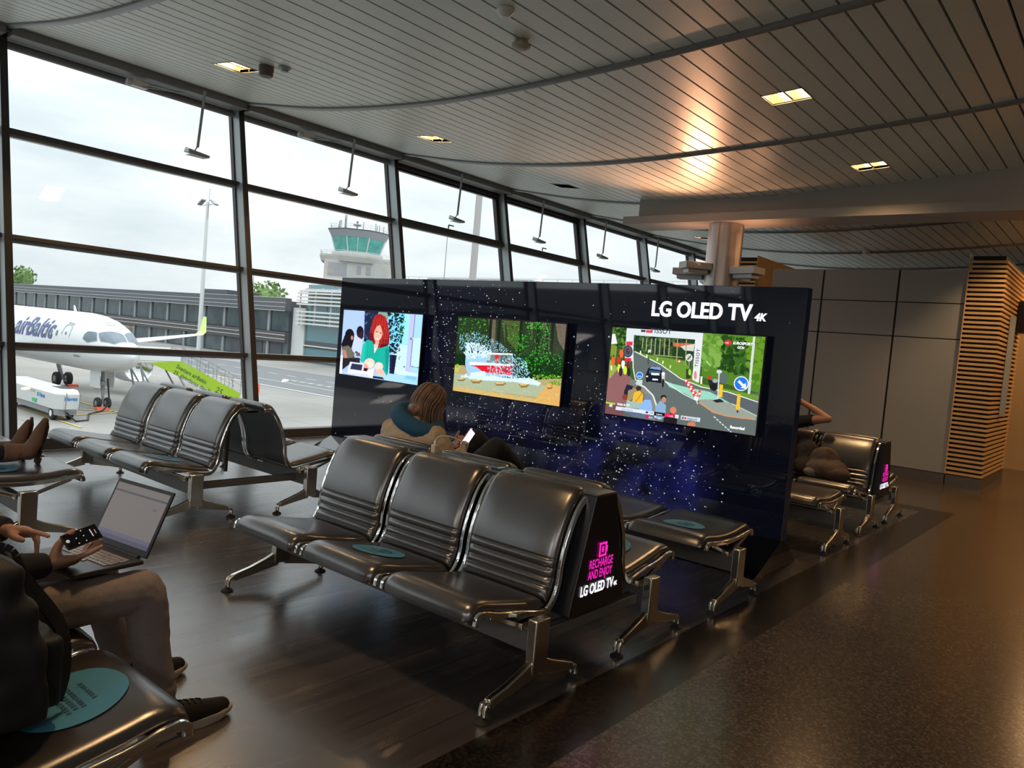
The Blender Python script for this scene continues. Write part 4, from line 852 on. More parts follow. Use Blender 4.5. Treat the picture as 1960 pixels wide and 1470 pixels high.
T3.ell((600, 935), 34, 28, (110, 120, 140)); T3.poly([(530, 1010), (570, 955), (620, 955), (636, 1010), (630, 1110), (520, 1090)], (132, 172, 226)); T3.ell((725, 935), 24, 20, (38, 34, 34)); T3.ell((728, 955), 18, 24, (186, 130, 104)); T3.poly([(660, 1010), (700, 960), (745, 1000), (740, 1090), (690, 1120), (655, 1080)], (128, 162, 196)); T3.ell((803, 1040), 26, 28, (208, 120, 92)); T3.poly([(730, 1100), (780, 1060), (840, 1090), (830, 1160), (720, 1145)], (30, 28, 32)); T3.ell((950, 1155), 34, 22, (190, 120, 90))
T3.poly([(262, 972), (338, 984), (336, 994), (260, 984)], (160, 220, 40)); T3.poly([(292, 990), (316, 994), (312, 1015), (288, 1010)], (200, 220, 190))
T3.poly([(345, 1008), (650, 1050), (646, 1082), (340, 1036)], (206, 216, 226)); T3.poly([(385, 1040), (650, 1082), (646, 1115), (500, 1095)], (90, 104, 130)); T3.poly([(583, 1048), (604, 1051), (602, 1066), (581, 1063)], (70, 40, 90))
T3.poly([(651, 1052), (735, 1062), (732, 1092), (648, 1082)], (24, 22, 28)); T3.poly([(735, 1062), (815, 1074), (812, 1104), (732, 1092)], (218, 34, 84)); T3.poly([(819, 1075), (848, 1079), (845, 1108), (816, 1104)], (220, 226, 230)); T3.poly([(866, 1082), (1022, 1102), (1018, 1136), (862, 1114)], (196, 206, 214)); T3.poly([(873, 1092), (890, 1094), (888, 1112), (871, 1109)], (90, 96, 110)); T3.poly([(894, 1095), (910, 1097), (908, 1115), (892, 1112)], (206, 60, 70))
T3.ell((592, 1090), 14, 16, (196, 40, 70))

def tv(label, x0, x1, z0, z1, S, gain=1.0):
    r = thing('television', label, 'television', (x0, 5.72, z0))
    W, Hh = x1 - x0, z1 - z0
    k = MB(); k.box(-.012, W + .012, 0, .03, -.012, Hh + .012); k.box(.15, W - .004, .03, .079, .12, Hh - .1); mk('casing', k, 'tv_body', r, bevel=.003)
    me = bpy.data.meshes.new('screen'); nx, ny = S.w, S.h
    gx, gz = np.meshgrid(np.linspace(0, W, nx), np.linspace(Hh, 0, ny)); co = np.stack([gx, np.full_like(gx, -.0015), gz], -1).reshape(-1, 3)
    idx = np.arange(nx * ny).reshape(ny, nx); F = np.stack([idx[1:, :-1], idx[1:, 1:], idx[:-1, 1:], idx[:-1, :-1]], -1).reshape(-1, 4)
    me.vertices.add(len(co)); me.vertices.foreach_set('co', co.ravel()); me.loops.add(F.size); me.loops.foreach_set('vertex_index', F.ravel().astype(np.int32))
    me.polygons.add(len(F)); me.polygons.foreach_set('loop_start', np.arange(0, F.size, 4, dtype=np.int32)); me.update(calc_edges=True)
    at = me.color_attributes.new('picture', 'FLOAT_COLOR', 'POINT'); a = np.clip(S.a, 0, 1); lin = np.where(a <= .04045, a / 12.92, ((a + .055) / 1.055) ** 2.4).reshape(-1, 3)
    at.data.foreach_set('color', np.concatenate([lin, np.ones((len(lin), 1))], 1).astype(np.float32).ravel())
    m, t, b = new_mat('screen_picture'); n = t.nodes.new('ShaderNodeVertexColor'); n.layer_name = 'picture'
    t.links.new(n.outputs[0], b.inputs['Emission Color']); b.inputs['Emission Strength'].default_value = gain; b.inputs['Base Color'].default_value = (0, 0, 0, 1); b.inputs['Roughness'].default_value = .12; b.inputs['Specular IOR Level'].default_value = .3
    me.materials.append(m); o = bpy.data.objects.new('screen', me); COL.objects.link(o); o.parent = r
    return r, W, Hh
tvz = 5.72
tv1, w1, h1 = tv('leftmost television on the display wall, showing a red-haired woman in a teal blouse', -7.395, -6.04, .985, 1.745, T1, 1.05)
tv2, w2, h2 = tv('middle television, showing a red off-road car splashing through a forest ford', -5.505, -4.135, .985, 1.745, T2, 1.05)
tv3, w3, h3 = tv('rightmost television under the white logo, showing a cycling race on a road', -3.635, -2.265, .985, 1.745, T3, 1.0)
def em(name, col, s=1.0): return mat(name, col, .5, emit=col, es=s)
M['scr_dark'] = em('caption_dark', (.035, .04, .06)); M['scr_white'] = em('caption_white', (.85, .87, .88)); M['scr_red'] = em('caption_red', (.75, .1, .12))
def cap(body, u, v, size, ang, m, **k):
    """caption lettering on the third screen; u, v as screen fractions, y down"""
    a = math.radians(ang); return text('caption', body, size, m, tv3, frame_mtx((u * w3, -.0032, (1 - v) * h3), (math.cos(a), 0, math.sin(a)), (-math.sin(a), 0, math.cos(a))), **k)
def uv3(p): return T3.q(p)
u, v = uv3((640, 412)); cap('TISSOT', .275, .035, .055, 0, 'scr_dark', bold=.001, space=1.15)
u, v = uv3((1000, 690)); cap('TISSOT', u, v, .040, 88, 'scr_dark', bold=.0006, space=1.2)
u, v = uv3((1282, 500)); cap('EUROSPORT', u, v, .028, 0, 'scr_white', bold=.0008, shear=.2)
u, v = uv3((1318, 536)); cap('GCN', u, v, .026, 0, 'scr_white', bold=.0008)
u, v = uv3((1222, 494)); cap('LIVE', u, v, .015, 0, 'scr_white')
u, v = uv3((1262, 1185)); cap('Recorded', u, v, .030, 0, 'scr_white', bold=.0012)
u, v = uv3((914, 1122)); cap('TISSOT', u, v, .029, 0, 'scr_dark', bold=.0006)
u, v = uv3((352, 998)); cap('Odds & ITT', u, v, .026, 0, 'scr_white', bold=.0008)
u, v = uv3((392, 1036)); cap('Ethan Pickering', u, v, .017, 0, 'scr_dark'); u, v = uv3((612, 1066)); cap('GBR', u, v, .019, 0, 'scr_dark')
u, v = uv3((664, 1078)); cap('12:58.93', u, v, .017, 0, 'scr_white'); u, v = uv3((755, 1090)); cap('+ 16.20', u, v, .017, 0, 'scr_white'); u, v = uv3((828, 1100)); cap('6', u, v, .02, 0, 'scr_dark')
u, v = uv3((607, 1104)); cap('EDN', u, v, .017, 0, 'scr_white'); u, v = uv3((666, 1108)); cap('14:36.78', u, v, .015, 0, 'scr_white')

def rebase(root, L):
    L = Vector(L); root.location = L
    for ch in root.children: ch.location = ch.location - L
rebase(DW, (-4.785, 5.92, 0))
# ------------------------------------------------------------------ outside: the apron, aircraft, buildings
G = -5.0
def apron_mat():
    m, t, b = new_mat('apron_concrete'); N = t.nodes.new; L = t.links.new
    tc = N('ShaderNodeTexCoord'); br = N('ShaderNodeTexBrick'); br.offset = 0; br.inputs['Scale'].default_value = 1; br.inputs['Brick Width'].default_value = 7.5; br.inputs['Row Height'].default_value = 7.5
    br.inputs['Mortar Size'].default_value = 0.04; br.inputs['Color1'].default_value = (.235, .222, .205, 1); br.inputs['Color2'].default_value = (.265, .25, .23, 1); br.inputs['Mortar'].default_value = (.14, .135, .13, 1)
    n = N('ShaderNodeTexNoise'); n.inputs['Scale'].default_value = .08; n.inputs['Detail'].default_value = 6
    mx = N('ShaderNodeMixRGB'); mx.blend_type = 'OVERLAY'; mx.inputs[0].default_value = .5
    L(tc.outputs['Object'], br.inputs['Vector']); L(tc.outputs['Object'], n.inputs['Vector']); L(br.outputs[0], mx.inputs[1]); L(n.outputs['Fac'], mx.inputs[2]); L(mx.outputs[0], b.inputs['Base Color']); b.inputs['Roughness'].default_value = .75
    return m
g = MB(); g.add([(-400, -200, G), (-8, -200, G), (-8, 300, G), (-400, 300, G)], [(0, 1, 2, 3)]); struct('apron', g, apron_mat(), recalc=False)
g = MB(); g.add([(-400, 44, G + .01), (-8, 44, G + .01), (-8, 62, G + .01), (-400, 62, G + .01)], [(0, 1, 2, 3)]); struct('taxiway', g, mat('asphalt', (.15, .15, .155), .8), recalc=False)
g = MB(); g.box(-9.0, -8.72, -11, 32, -5, -.02); struct('wall_below_windows', g, 'white_paint')
k = MB()
def stripe(a, b, w, mi=0):
    a = Vector((*a, G + .03)); b = Vector((*b, G + .03)); d = (b - a).normalized(); n = Vector((-d.y, d.x, 0)) * w / 2; k.add([a + n, b + n, b - n, a - n], [(0, 1, 2, 3)], mi)
stripe((-300, 43.2), (-8, 43.2), .5); stripe((-300, 47.5), (-8, 47.5), .35); stripe((-300, 61), (-8, 61), .5)
for i in range(30): stripe((-140 + i * 4, 54), (-138 + i * 4, 54), .4)
for i in range(22): stripe((-75 + i * 1.6, 50.2), (-74 + i * 1.6, 50.2), .7)
stripe((-60, 21), (-30, 20.9), .18, 1); stripe((-52, 17.5), (-46, 25), .18, 1); stripe((-47.5, 17), (-50, 25), .18, 1); stripe((-52, 16.6), (-43, 16.7), .15, 1)
stripe((-40, 30), (-22, 21), .35, 2); stripe((-45, 22), (-20, 24.5), .35, 2); stripe((-28, 10), (-14, 13), .3, 2); stripe((-34, 23.2), (-27, 22.6), 1.0, 0)
struct('ground_markings', k, [mat('line_white', (.42, .42, .42), .7), mat('line_yellow', (.50, .38, .07), .7), mat('line_red', (.38, .15, .15), .7)], recalc=False)

M['ac_white'] = mat('aircraft_white', (.66, .68, .69), .25, coat=.2)
M['ac_glass'] = mat('aircraft_glass', (.06, .10, .14), .08, ior=1.9)
M['ac_line'] = mat('aircraft_line', (.30, .31, .32), .5)
M['ac_blue'] = mat('lettering_blue', (.055, .075, .22), .4)
M['lime'] = mat('lime_green', (.33, .52, .02), .5)
M['tyre'] = mat('tyre', (.02, .02, .022), .7)
M['steel'] = mat('grey_steel', (.30, .31, .32), .4, .5)
M['dark_void'] = mat('engine_void', (.02, .03, .035), .4)
NX, NY, NZ = -47.2, 20.95, -.85
st = [(0, .04, -.62), (.12, .30, -.60), (.35, .55, -.57), (.8, .86, -.50), (1.4, 1.14, -.40), (2.2, 1.42, -.27), (3.1, 1.62, -.15), (4.2, 1.76, -.06), (5.5, 1.84, -.01), (7, 1.86, 0), (24, 1.86, 0), (28, 1.70, .12), (32, 1.30, .42), (36, .72, .80), (38.5, .25, 1.05)]
def fus(s_, th, off=0.0):
    """point on the fuselage: s from the nose, th measured from the crown towards the -Y flank"""
    r = float(np.interp(s_, [a[0] for a in st], [a[1] for a in st])); z = float(np.interp(s_, [a[0] for a in st], [a[2] for a in st]))
    r += off; return (NX - s_, NY - r * .96 * math.sin(th), NZ + z + r * math.cos(th))
AC = thing('airliner', 'white passenger jet with blue lettering parked nose in outside the windows', 'airplane', (0, 0, 0))
fine = [s_ for s_ in spline([(a[0], a[1]) for a in st], 4)]
S = sorted(set([round(s_, 3) for s_ in list(np.linspace(0, 1, 10) ** 2 * 6) + list(np.linspace(6.5, 38.5, 30))]))
sm = {}
xs_, rs_, zs_ = zip(*st)
n = 40; vs = []
def smooth_interp(x, X, Y):
    X = list(X); Y = list(Y); i = min(max(np.searchsorted(X, x) - 1, 0), len(X) - 2); i0, i1 = max(i-1, 0), min(i+2, len(X)-1)
    h = X[i+1] - X[i]; t = (x - X[i]) / h; m0 = (Y[i+1]-Y[i0]) / (X[i+1]-X[i0]); m1 = (Y[i1]-Y[i]) / (X[i1]-X[i])
    return (2*t**3-3*t*t+1)*Y[i] + (t**3-2*t*t+t)*h*m0 + (-2*t**3+3*t*t)*Y[i+1] + (t**3-t*t)*h*m1
def fus(s_, th, off=0.0):
    r = smooth_interp(s_, xs_, rs_) + off; z = smooth_interp(s_, xs_, zs_)
    return (NX - s_, NY - r * .96 * math.sin(th), NZ + z + r * math.cos(th))
for s_ in S:
    for q in range(n): vs.append(fus(max(s_, .002), 2 * PI * q / n))
b = MB().add(vs, [(i*n+q, i*n+(q+1) % n, (i+1)*n+(q+1) % n, (i+1)*n+q) for i in range(len(S)-1) for q in range(n)] + [tuple(range(n)), tuple((len(S)-1)*n+q for q in range(n-1, -1, -1))])
mk('fuselage', b, 'ac_white', AC, smooth='all')
def patch(name, pts, m, off=.012, parent=None, sub=6):
    """polygon given in (s, th degrees), laid on the skin"""
    mb = MB(); n_ = len(pts); cs = sum(p[0] for p in pts) / n_; ct = sum(p[1] for p in pts) / n_; ring = []
    for i in range(n_):
        a, c_ = pts[i], pts[(i+1) % n_]
        for q in range(sub): ring.append((a[0] + (c_[0]-a[0]) * q / sub, a[1] + (c_[1]-a[1]) * q / sub))
    V = []; R = 4
    for j in range(R + 1):
        for p in ring: V.append(fus(cs + (p[0]-cs) * j / R, math.radians(ct + (p[1]-ct) * j / R), off))
    N_ = len(ring); mb.add(V, [(j*N_+q, j*N_+(q+1) % N_, (j+1)*N_+(q+1) % N_, (j+1)*N_+q) for j in range(R) for q in range(N_)])
    return mk(name, mb, m, parent or AC, smooth='all')
def rpoly(pts, k=.18):
    out = []; n_ = len(pts)
    for i in range(n_):
        a, b_, c_ = pts[i-1], pts[i], pts[(i+1) % n_]
        out += [(b_[0]+(a[0]-b_[0])*k, b_[1]+(a[1]-b_[1])*k), (b_[0]+((a[0]+c_[0])/2-b_[0])*k*.5, b_[1]+((a[1]+c_[1])/2-b_[1])*k*.5), (b_[0]+(c_[0]-b_[0])*k, b_[1]+(c_[1]-b_[1])*k)]
    return out
for sgn in (1, -1):
    for pts in ([(3.3, 76), (3.3, 66), (3.15, 58), (2.5, 51), (2.38, 55), (2.12, 68), (2.8, 80)], [(2.28, 49), (2.08, 40), (1.38, 4), (.74, 5), (.98, 50), (1.8, 64)]):
        P_ = rpoly([(a, b_ * sgn) for a, b_ in pts], .12); c_ = (sum(p[0] for p in P_) / len(P_), sum(p[1] for p in P_) / len(P_))
        rim = patch('window_rim', [(c_[0] + (a - c_[0]) * 1.10, c_[1] + (b_ - c_[1]) * 1.10) for a, b_ in P_], 'ac_line', .008)
        patch('cockpit_window', P_, 'ac_glass', .016)
def outline(name, pts, w, m='ac_line', off=.014):
    mb = MB(); V = [fus(a, math.radians(b_), off) for a, b_ in pts]; mb.tube(V, w, 6, cap=True); return mk(name, mb, m, AC)
door = [(5.0, 104), (4.9, 78), (4.88, 64), (5.0, 58), (5.6, 56), (5.8, 61), (5.95, 76), (6.05, 104)]
outline('door_outline', door, .016); patch('door_sill', [(4.95, 105), (6.1, 105), (6.1, 112), (4.95, 112)], 'ac_line'); patch('door_hinge_cover', [(4.9, 55.5), (5.75, 53.5), (5.7, 50), (4.95, 51)], 'ac_line'); patch('door_window', rpoly([(5.35, 72), (5.5, 72), (5.5, 78), (5.35, 78)]), 'ac_glass')
outline('hatch', [(2.9, 18), (2.8, 3), (2.4, 4), (2.55, 20), (2.9, 18)], .012)
for i in range(22): patch('cabin_window', rpoly([(6.55 + i * .80, 72), (6.80 + i * .80, 72), (6.80 + i * .80, 83), (6.55 + i * .80, 83)], .3), 'ac_glass', .020)
def wrap_text(name, body, size, s0, arc0, m, shear=0, bold=0, kx=1.0, off=.014, fit=None):
    """s0: where the text begins (furthest from the nose); arc0: height of the baseline along the skin"""
    me = text_mesh(body, size, shear=shear, bold=bold, fit=fit); bm_ = bmesh.new(); bm_.from_mesh(me)
    bmesh.ops.subdivide_edges(bm_, edges=[e for e in bm_.edges if e.calc_length() > .25], cuts=3); bmesh.ops.triangulate(bm_, faces=bm_.faces)
    for v_ in bm_.verts:
        x, y = v_.co.x * kx, v_.co.y; th = PI / 2 - (arc0 + y) / 1.86; v_.co = fus(s0 - x, th, off)
    bm_.to_mesh(me); bm_.free(); me.materials.clear(); me.materials.append(M[m]); o = bpy.data.objects.new(name, me); COL.objects.link(o); o.parent = AC; return o
wrap_text('livery_lettering', 'airBaltic', 1.90, 13.7, .02, 'ac_blue', shear=.35, bold=.045, fit=6.6)
wrap_text('livery_lettering', 'airBaltic', .26, 4.6, -.95, 'ac_blue', shear=.3, kx=1.0)
# wings, winglets, engines, tail
def wing(sg):
    mb = MB(); secs = [(12.6, 1.3, 5.6, .62, -1.05), (16.3, 7.0, 3.4, .38, -.55), (21.2, 16.6, 1.5, .17, .45)]; vs_ = []; N_ = 14
    for s0, y, ch, t_, z in secs:
        for q in range(N_):
            a = 2*PI*q/N_; vs_.append((NX - (s0 + ch * (.5 - .5*math.cos(a))), NY + sg*y, NZ + z + t_ * math.sin(a) * .5 * (1 - .35 * (.5 - .5*math.cos(a)))))
    mb.add(vs_, [(i*N_+q, i*N_+(q+1) % N_, (i+1)*N_+(q+1) % N_, (i+1)*N_+q) for i in range(2) for q in range(N_)] + [tuple(range(N_)), tuple(2*N_+q for q in range(N_))])
    w_ = mk('wing', mb, 'ac_white', AC, smooth=50)
    mb = MB(); vs_ = []
    for s0, y, ch, t_, z in ((21.2, 16.6, 1.5, .15, .45), (21.7, 17.15, 1.25, .12, .72), (22.5, 17.55, .65, .07, 2.15)):
        for q in range(N_):
            a = 2*PI*q/N_; vs_.append((NX - (s0 + ch * (.5 - .5*math.cos(a))), NY + sg*(y - t_*math.sin(a)*.5), NZ + z + t_ * math.sin(a) * .3))
    mb.add(vs_, [(i*N_+q, i*N_+(q+1) % N_, (i+1)*N_+(q+1) % N_, (i+1)*N_+q) for i in range(2) for q in range(N_)] + [tuple(2*N_+q for q in range(N_))])
    mk('winglet', mb, mat('winglet_lime', (.48, .68, .16), .4), AC, smooth=50)
    mb = MB(); c_ = (NX, NY + sg * 5.6, NZ - 1.95)
    mb.lathe([(.98, -11.0), (1.10, -10.8), (1.16, -10.9), (1.22, -11.4), (1.24, -12.5), (1.10, -14.2), (.80, -15.0), (.5, -15.1)], c_, 36, 'x'); e = mk('engine', mb, 'ac_white', AC, smooth=50)
    mb = MB(); mb.lathe([(.99, -10.98), (1.08, -10.80), (1.15, -10.84), (1.10, -10.76), (1.02, -10.84)], c_, 36, 'x'); mk('intake_lip', mb, 'chrome', e, smooth=60)
    mb = MB(); mb.lathe([(.97, -10.99), (.97, -10.985)], c_, 30, 'x'); mk('fan_face', mb, 'dark_void', e)
    mb = MB()
    for q in range(16):
        a = 2*PI*q/16; mb.bar((NX - 10.96, c_[1] + .25*math.cos(a), c_[2] + .25*math.sin(a)), (NX - 10.97, c_[1] + .93*math.cos(a+.15), c_[2] + .93*math.sin(a+.15)), .10, .02, up=(1, 0, 0))
    mb.lathe([(.01, -10.7), (.15, -10.8), (.26, -10.97)], c_, 20, 'x'); mk('fan_blades', mb, 'steel', e)
wing(1); wing(-1)
mb = MB(); mb.prism([(NX - 31, NZ + 1.2), (NX - 36.8, NZ + 7.4), (NX - 39, NZ + 7.4), (NX - 37.5, NZ + 1.2)], 'y', NY - .12, NY + .12); mk('tail_fin', mb, 'lime', AC)
for sg in (1, -1):
    mb = MB(); mb.prism([(NX - 34.5, NY + sg*.3), (NX - 38.3, NY + sg*5.8), (NX - 39.6, NY + sg*5.8), (NX - 38, NY + sg*.3)], 'z', NZ + 1.0, NZ + 1.12); mk('tailplane', mb, 'ac_white', AC)
def wheel(c_, r, w, parent):
    mb = MB(); mb.lathe([(r * .5, -w/2), (r * .9, -w/2), (r, -w*.3), (r, w*.3), (r * .9, w/2), (r * .5, w/2)], c_, 26, 'y'); o = mk('wheel', mb, 'tyre', parent, smooth=50)
    mb = MB(); mb.lathe([(r * .1, -w*.52), (r*.45, -w*.50), (r*.52, -w*.35), (r*.52, w*.35), (r*.45, w*.50), (r*.1, w*.52)], c_, 20, 'y'); mk('hub', mb, 'steel', o, smooth=40)
gx = NX - 3.7
mb = MB(); mb.tube([(gx - .2, NY, NZ - 1.7), (gx, NY, G + .75)], .10, 12); mb.tube([(gx, NY, G + .9), (gx, NY, G + .33)], .07, 12); mb.bar((gx, NY - .36, G + .33), (gx, NY + .36, G + .33), .09); mb.bar((gx - .9, NY, NZ - 1.6), (gx, NY, G + 1.1), .08); mb.bar((gx - .1, NY - .55, G + 1.25), (gx - .1, NY + .55, G + 1.25), .05); mb.box(gx - .15, gx + .15, NY - .22, NY + .22, G + 1.5, G + 1.75)
ng = mk('nose_gear', mb, 'steel', AC, smooth=30)
for sg in (-1, 1):
    wheel((gx, NY + sg * .30, G + .36), .36, .24, ng)
    mb = MB(); mb.box(gx - .9, gx + .5, NY + sg*.42, NY + sg*.46, G + 1.35, NZ - 1.55); mk('gear_door', mb, 'ac_white', ng)
for sg in (-1, 1):
    mx_, my = NX - 18.4, NY + sg * 3.35
    mb = MB(); mb.tube([(mx_ - .2, my - sg*.6, NZ - 1.3), (mx_, my, G + .5)], .16, 12); mb.bar((mx_, my - .5, G + .52), (mx_, my + .5, G + .52), .14); q = mk('main_gear', mb, 'steel', AC, smooth=30)
    for d in (-.42, .42): wheel((mx_, my + d, G + .54), .54, .36, q)
mb = MB(); mb.prism([(NX - 8.2, NZ + 1.85), (NX - 8.55, NZ + 2.25), (NX - 8.7, NZ + 2.25), (NX - 8.6, NZ + 1.85)], 'y', NY - .02, NY + .02); mk('antenna', mb, 'ac_white', AC)
rebase(AC, (NX - 3.7, NY, G)); AC.rotation_euler = (0, 0, math.radians(1.5))
for q in ((gx + .75, NY - .32), (NX - 17.4, NY + 3.35)):
    mb = MB(); mb.prism([(-.25, 0), (.25, 0), (.12, .18), (-.25, .18)], 'y', -.35, .35); o = mk('wheel_chock', mb, mat('chock_red', (.75, .10, .05), .6)); o.location = (q[0], q[1], G); tag(o, 'red wheel chock ' + ('by the jet\'s nose wheels' if q[0] > -55 else 'behind the white cart at the main wheels'), 'wheel chock')

# white ground power cart
CT = thing('ground_power_cart', 'white boxy ground power cart with blue lettering beside the jet', 'service cart', (-49, 17.0, G))
mb = MB()
def L_(x, y, z): return (x + 49, y - 17.0, z - G)
bx0, bx1, by0, by1 = -53.6, -45.5, 16.3, 17.5
mb.add([L_(bx0, by0, -4.35), L_(bx1 - .35, by0, -4.35), L_(bx1, by0 + .35, -4.35), L_(bx1, by1, -4.35), L_(bx0, by1, -4.35),
        L_(bx0, by0, -3.50), L_(bx1 - .35, by0, -3.50), L_(bx1, by0 + .35, -3.50), L_(bx1, by1, -3.50), L_(bx0, by1, -3.50),
        L_(bx0, by0 + .25, -3.25), L_(bx1 - .7, by0 + .25, -3.25), L_(bx1 - .3, by0 + .5, -3.28), L_(bx1 - .3, by1, -3.28), L_(bx0, by1, -3.25)],
       [(4, 3, 2, 1, 0), (0, 1, 6, 5), (1, 2, 7, 6), (2, 3, 8, 7), (3, 4, 9, 8), (4, 0, 5, 9), (5, 6, 11, 10), (6, 7, 12, 11), (7, 8, 13, 12), (8, 9, 14, 13), (9, 5, 10, 14), (10, 11, 12, 13, 14)])
mk('body', mb, mat('cart_white', (.56, .57, .56), .4), CT, bevel=.03)
mb = MB(); mb.box(-4.6, 3.3, -.6, .45, .33, .65); mk('chassis', mb, 'steel', CT)
mb = MB(); mb.box(1.4, 2.7, -.2, .4, 1.745, 1.765); mk('top_grille', mb, 'dark_void', CT)
mb = MB(); mb.bar((3.3, -.1, .5), (4.0, .2, .7), .08); mb.bar((3.6, -.25, .65), (3.75, -.25, 1.6), .04); mb.bar((3.6, .45, .65), (3.75, .45, 1.6), .04); mk('tow_bar', mb, 'steel', CT)
for x in (-3.5, 2.6):
    for y in (-.5, .35):
        mb = MB(); mb.lathe([(.15, -.12), (.32, -.12), (.37, -.07), (.37, .07), (.32, .12), (.15, .12)], (x, y, .37), 24, 'y'); o = mk('wheel', mb, 'tyre', CT, smooth=50)
        mb = MB(); mb.lathe([(.05, -.13), (.18, -.125), (.18, .125), (.05, .13)], (x, y, .37), 20, 'y'); mk('hub', mb, 'plastic_white', o)
M['cart_blue'] = mat('cart_blue', (.05, .22, .50), .5)
text('lettering', 'Havas', .34, 'cart_blue', CT, frame_mtx((1.1, -.712, 1.14), (1, 0, 0), (0, 0, 1)), bold=.012)
text('lettering', 'Havas', .28, 'cart_blue', CT, frame_mtx((3.512, -.28, 1.16), (0, 1, 0), (0, 0, 1)), bold=.012)
mb = MB(); mb.box(.75, .98, -.712, -.705, 1.14, 1.36); mk('emblem', mb, 'cart_blue', CT); mb = MB(); mb.box(-.3, .45, -.712, -.705, 1.30, 1.44); mk('label_plate', mb, 'plastic_beige', CT)
mb = MB(); mb.box(.1, .75, -.75, -.6, .78, .98); mk('green_box', mb, mat('cart_green', (.05, .45, .18), .5), CT)
mb = MB(); mb.tube([(-45.7, 16.9, -4.5), (-45.1, 17.2, G + .06), (-45.5, 18.0, G + .05), (-48, 19.0, G + .05), (-49.5, 20.4, G + .05), (-50.0, 21.0, -4.6), (-50.2, 20.9, -3.0)], .05, 8); tag(mk('power_cable', mb, 'rubber', smooth=True), 'black cable running over the apron from cart to jet nose', 'cable')

# passenger stairs with green banner
ST = thing('passenger_stairs', 'mobile passenger stairs with lime green banner at the far side of the jet', 'passenger stairs', (-52.6, 27, G))
X0 = -52.2; rx = lambda x: x + 52.6
mb = MB(); mb.add([(rx(X0), 24.4 - 27, 2.95), (rx(X0), 26.7 - 27, 3.12), (rx(X0), 31.4 - 27, .82), (rx(X0), 31.15 - 27, .22), (rx(X0), 29.2 - 27, .95)], [(0, 1, 2, 3, 4)]); V_ = list(mb.v); mb = MB().prism([(v_[1], v_[2]) for v_ in V_], 'x', rx(X0) - .04, rx(X0)); ban = mk('banner', mb, 'lime', ST)
mb = MB(); mb.box(rx(X0) - 1.6, rx(X0) - .05, -3.8, -.35, 2.95, 3.1); mb.box(rx(X0) - .05, rx(X0), -3.8, -.45, 3.1, 3.95); mb.box(rx(X0) - 1.65, rx(X0) - 1.6, -3.8, -.45, 3.1, 3.95); mk('platform', mb, 'plastic_white', ST)
mb = MB()
for i in range(13): mb.box(rx(X0) - 1.6, rx(X0) - .06, -.3 + i * .36, .1 + i * .36, 2.75 - i * .19, 2.80 - i * .19)
mk('steps', mb, 'steel', ST)
mb = MB()
for x in (rx(X0), rx(X0) - 1.65):
    mb.tube([(x, -3.8, 4.15), (x, -.5, 4.15), (x, 4.5, 1.85), (x, 4.7, 1.2)], .03, 6); mb.tube([(x, -.3, 3.7), (x, 4.5, 1.4)], .02, 6)
    for i in range(8): mb.tube([(x, -.3 + i * .66, 3.05 - i * .315), (x, -.3 + i * .66, 4.05 - i * .315)], .02, 6)
    for y, z in ((-3.4, 2.95), (-1.0, 2.95)): mb.bar((x - .05, y, z), (x - .05, y + 1.6, .35), .09)
    mb.bar((x - .05, -1.0, .4), (x - .05, 4.2, .4), .12); mb.bar((x - .05, -3.2, 2.9), (x - .05, -2.6, .3), .10)
mk('railing', mb, 'steel', ST)
for x in (rx(X0) - .1, rx(X0) - 1.5):
    for y in (-.6, 3.6):
        mb = MB(); mb.lathe([(.08, -.1), (.28, -.1), (.3, 0), (.28, .1), (.08, .1)], (x, y, .30), 20, 'x'); mk('wheel', mb, 'tyre', ST, smooth=50)
M['ink'] = mat('banner_ink', (.03, .09, .03), .6)
dv = Vector((0, 4.6, -2.32)).normalized(); nv = Vector((0, 2.32, 4.6)).normalized()
def btx(body, y, z, size, b_=0.0, fit=None): text('banner_text', body, size, 'ink', ban, frame_mtx((rx(X0) + .01, y, z), dv, nv), bold=b_, fit=fit)
btx('Sveicam airBaltic', -.75, 2.66, .40, .005, 2.55); btx('25. dzimšanas dienā!', -.95, 2.25, .40, .005, 3.15); btx('25', 2.25, .98, .62, 0, .55); btx('H20', 3.40, .40, .46, 0, .60)
mb = MB(); mb.prism([(-.3, 0), (.3, 0), (.12, .1), (.05, .9), (-.05, .9), (-.12, .1)], 'y', -.3, .3); o = mk('safety_cone', mb, mat('cone_red', (.8, .16, .10), .6)); o.location = (-60, 37.5, G); tag(o, 'red safety cone standing beyond the passenger stairs', 'cone')

# buildings across the apron
M['bld_dark'] = mat('dark_cladding', (.06, .066, .075), .55); M['bld_fascia'] = mat('grey_louvre_fascia', (.085, .095, .11), .5)
M['bld_glass'] = mat('facade_glass', (.018, .042, .05), .12, ior=1.35, noise=(.35, (.05, .08, .09))); M['bld_glass2'] = mat('facade_glass_lower', (.06, .085, .095), .2, ior=1.35, noise=(.4, (.11, .14, .155)))
M['bld_white'] = mat('white_cladding', (.62, .63, .62), .6); M['bld_pale'] = mat('pale_render', (.43, .42, .39), .7, noise=(.6, (.47, .46, .43))); M['teal_glass'] = mat('teal_glass', (.05, .30, .26), .12, ior=1.8, noise=(.8, (.10, .42, .36)))
M['blue_glass'] = mat('blue_glass', (.10, .24, .27), .12, ior=1.8); M['roof_grey'] = mat('roof_grey', (.30, .31, .33), .7); M['rail_white'] = mat('rail_white', (.62, .64, .66), .5)
TB = thing('terminal_building', 'long low dark glazed terminal building across the apron', 'building', (-180, 76, G))
X = lambda x: x + 180; Z = lambda z: z - G
mb = MB(); mb.box(X(-345), X(-113), 0.3, 10, 0, Z(5.0)); mk('body', mb, 'bld_dark', TB)
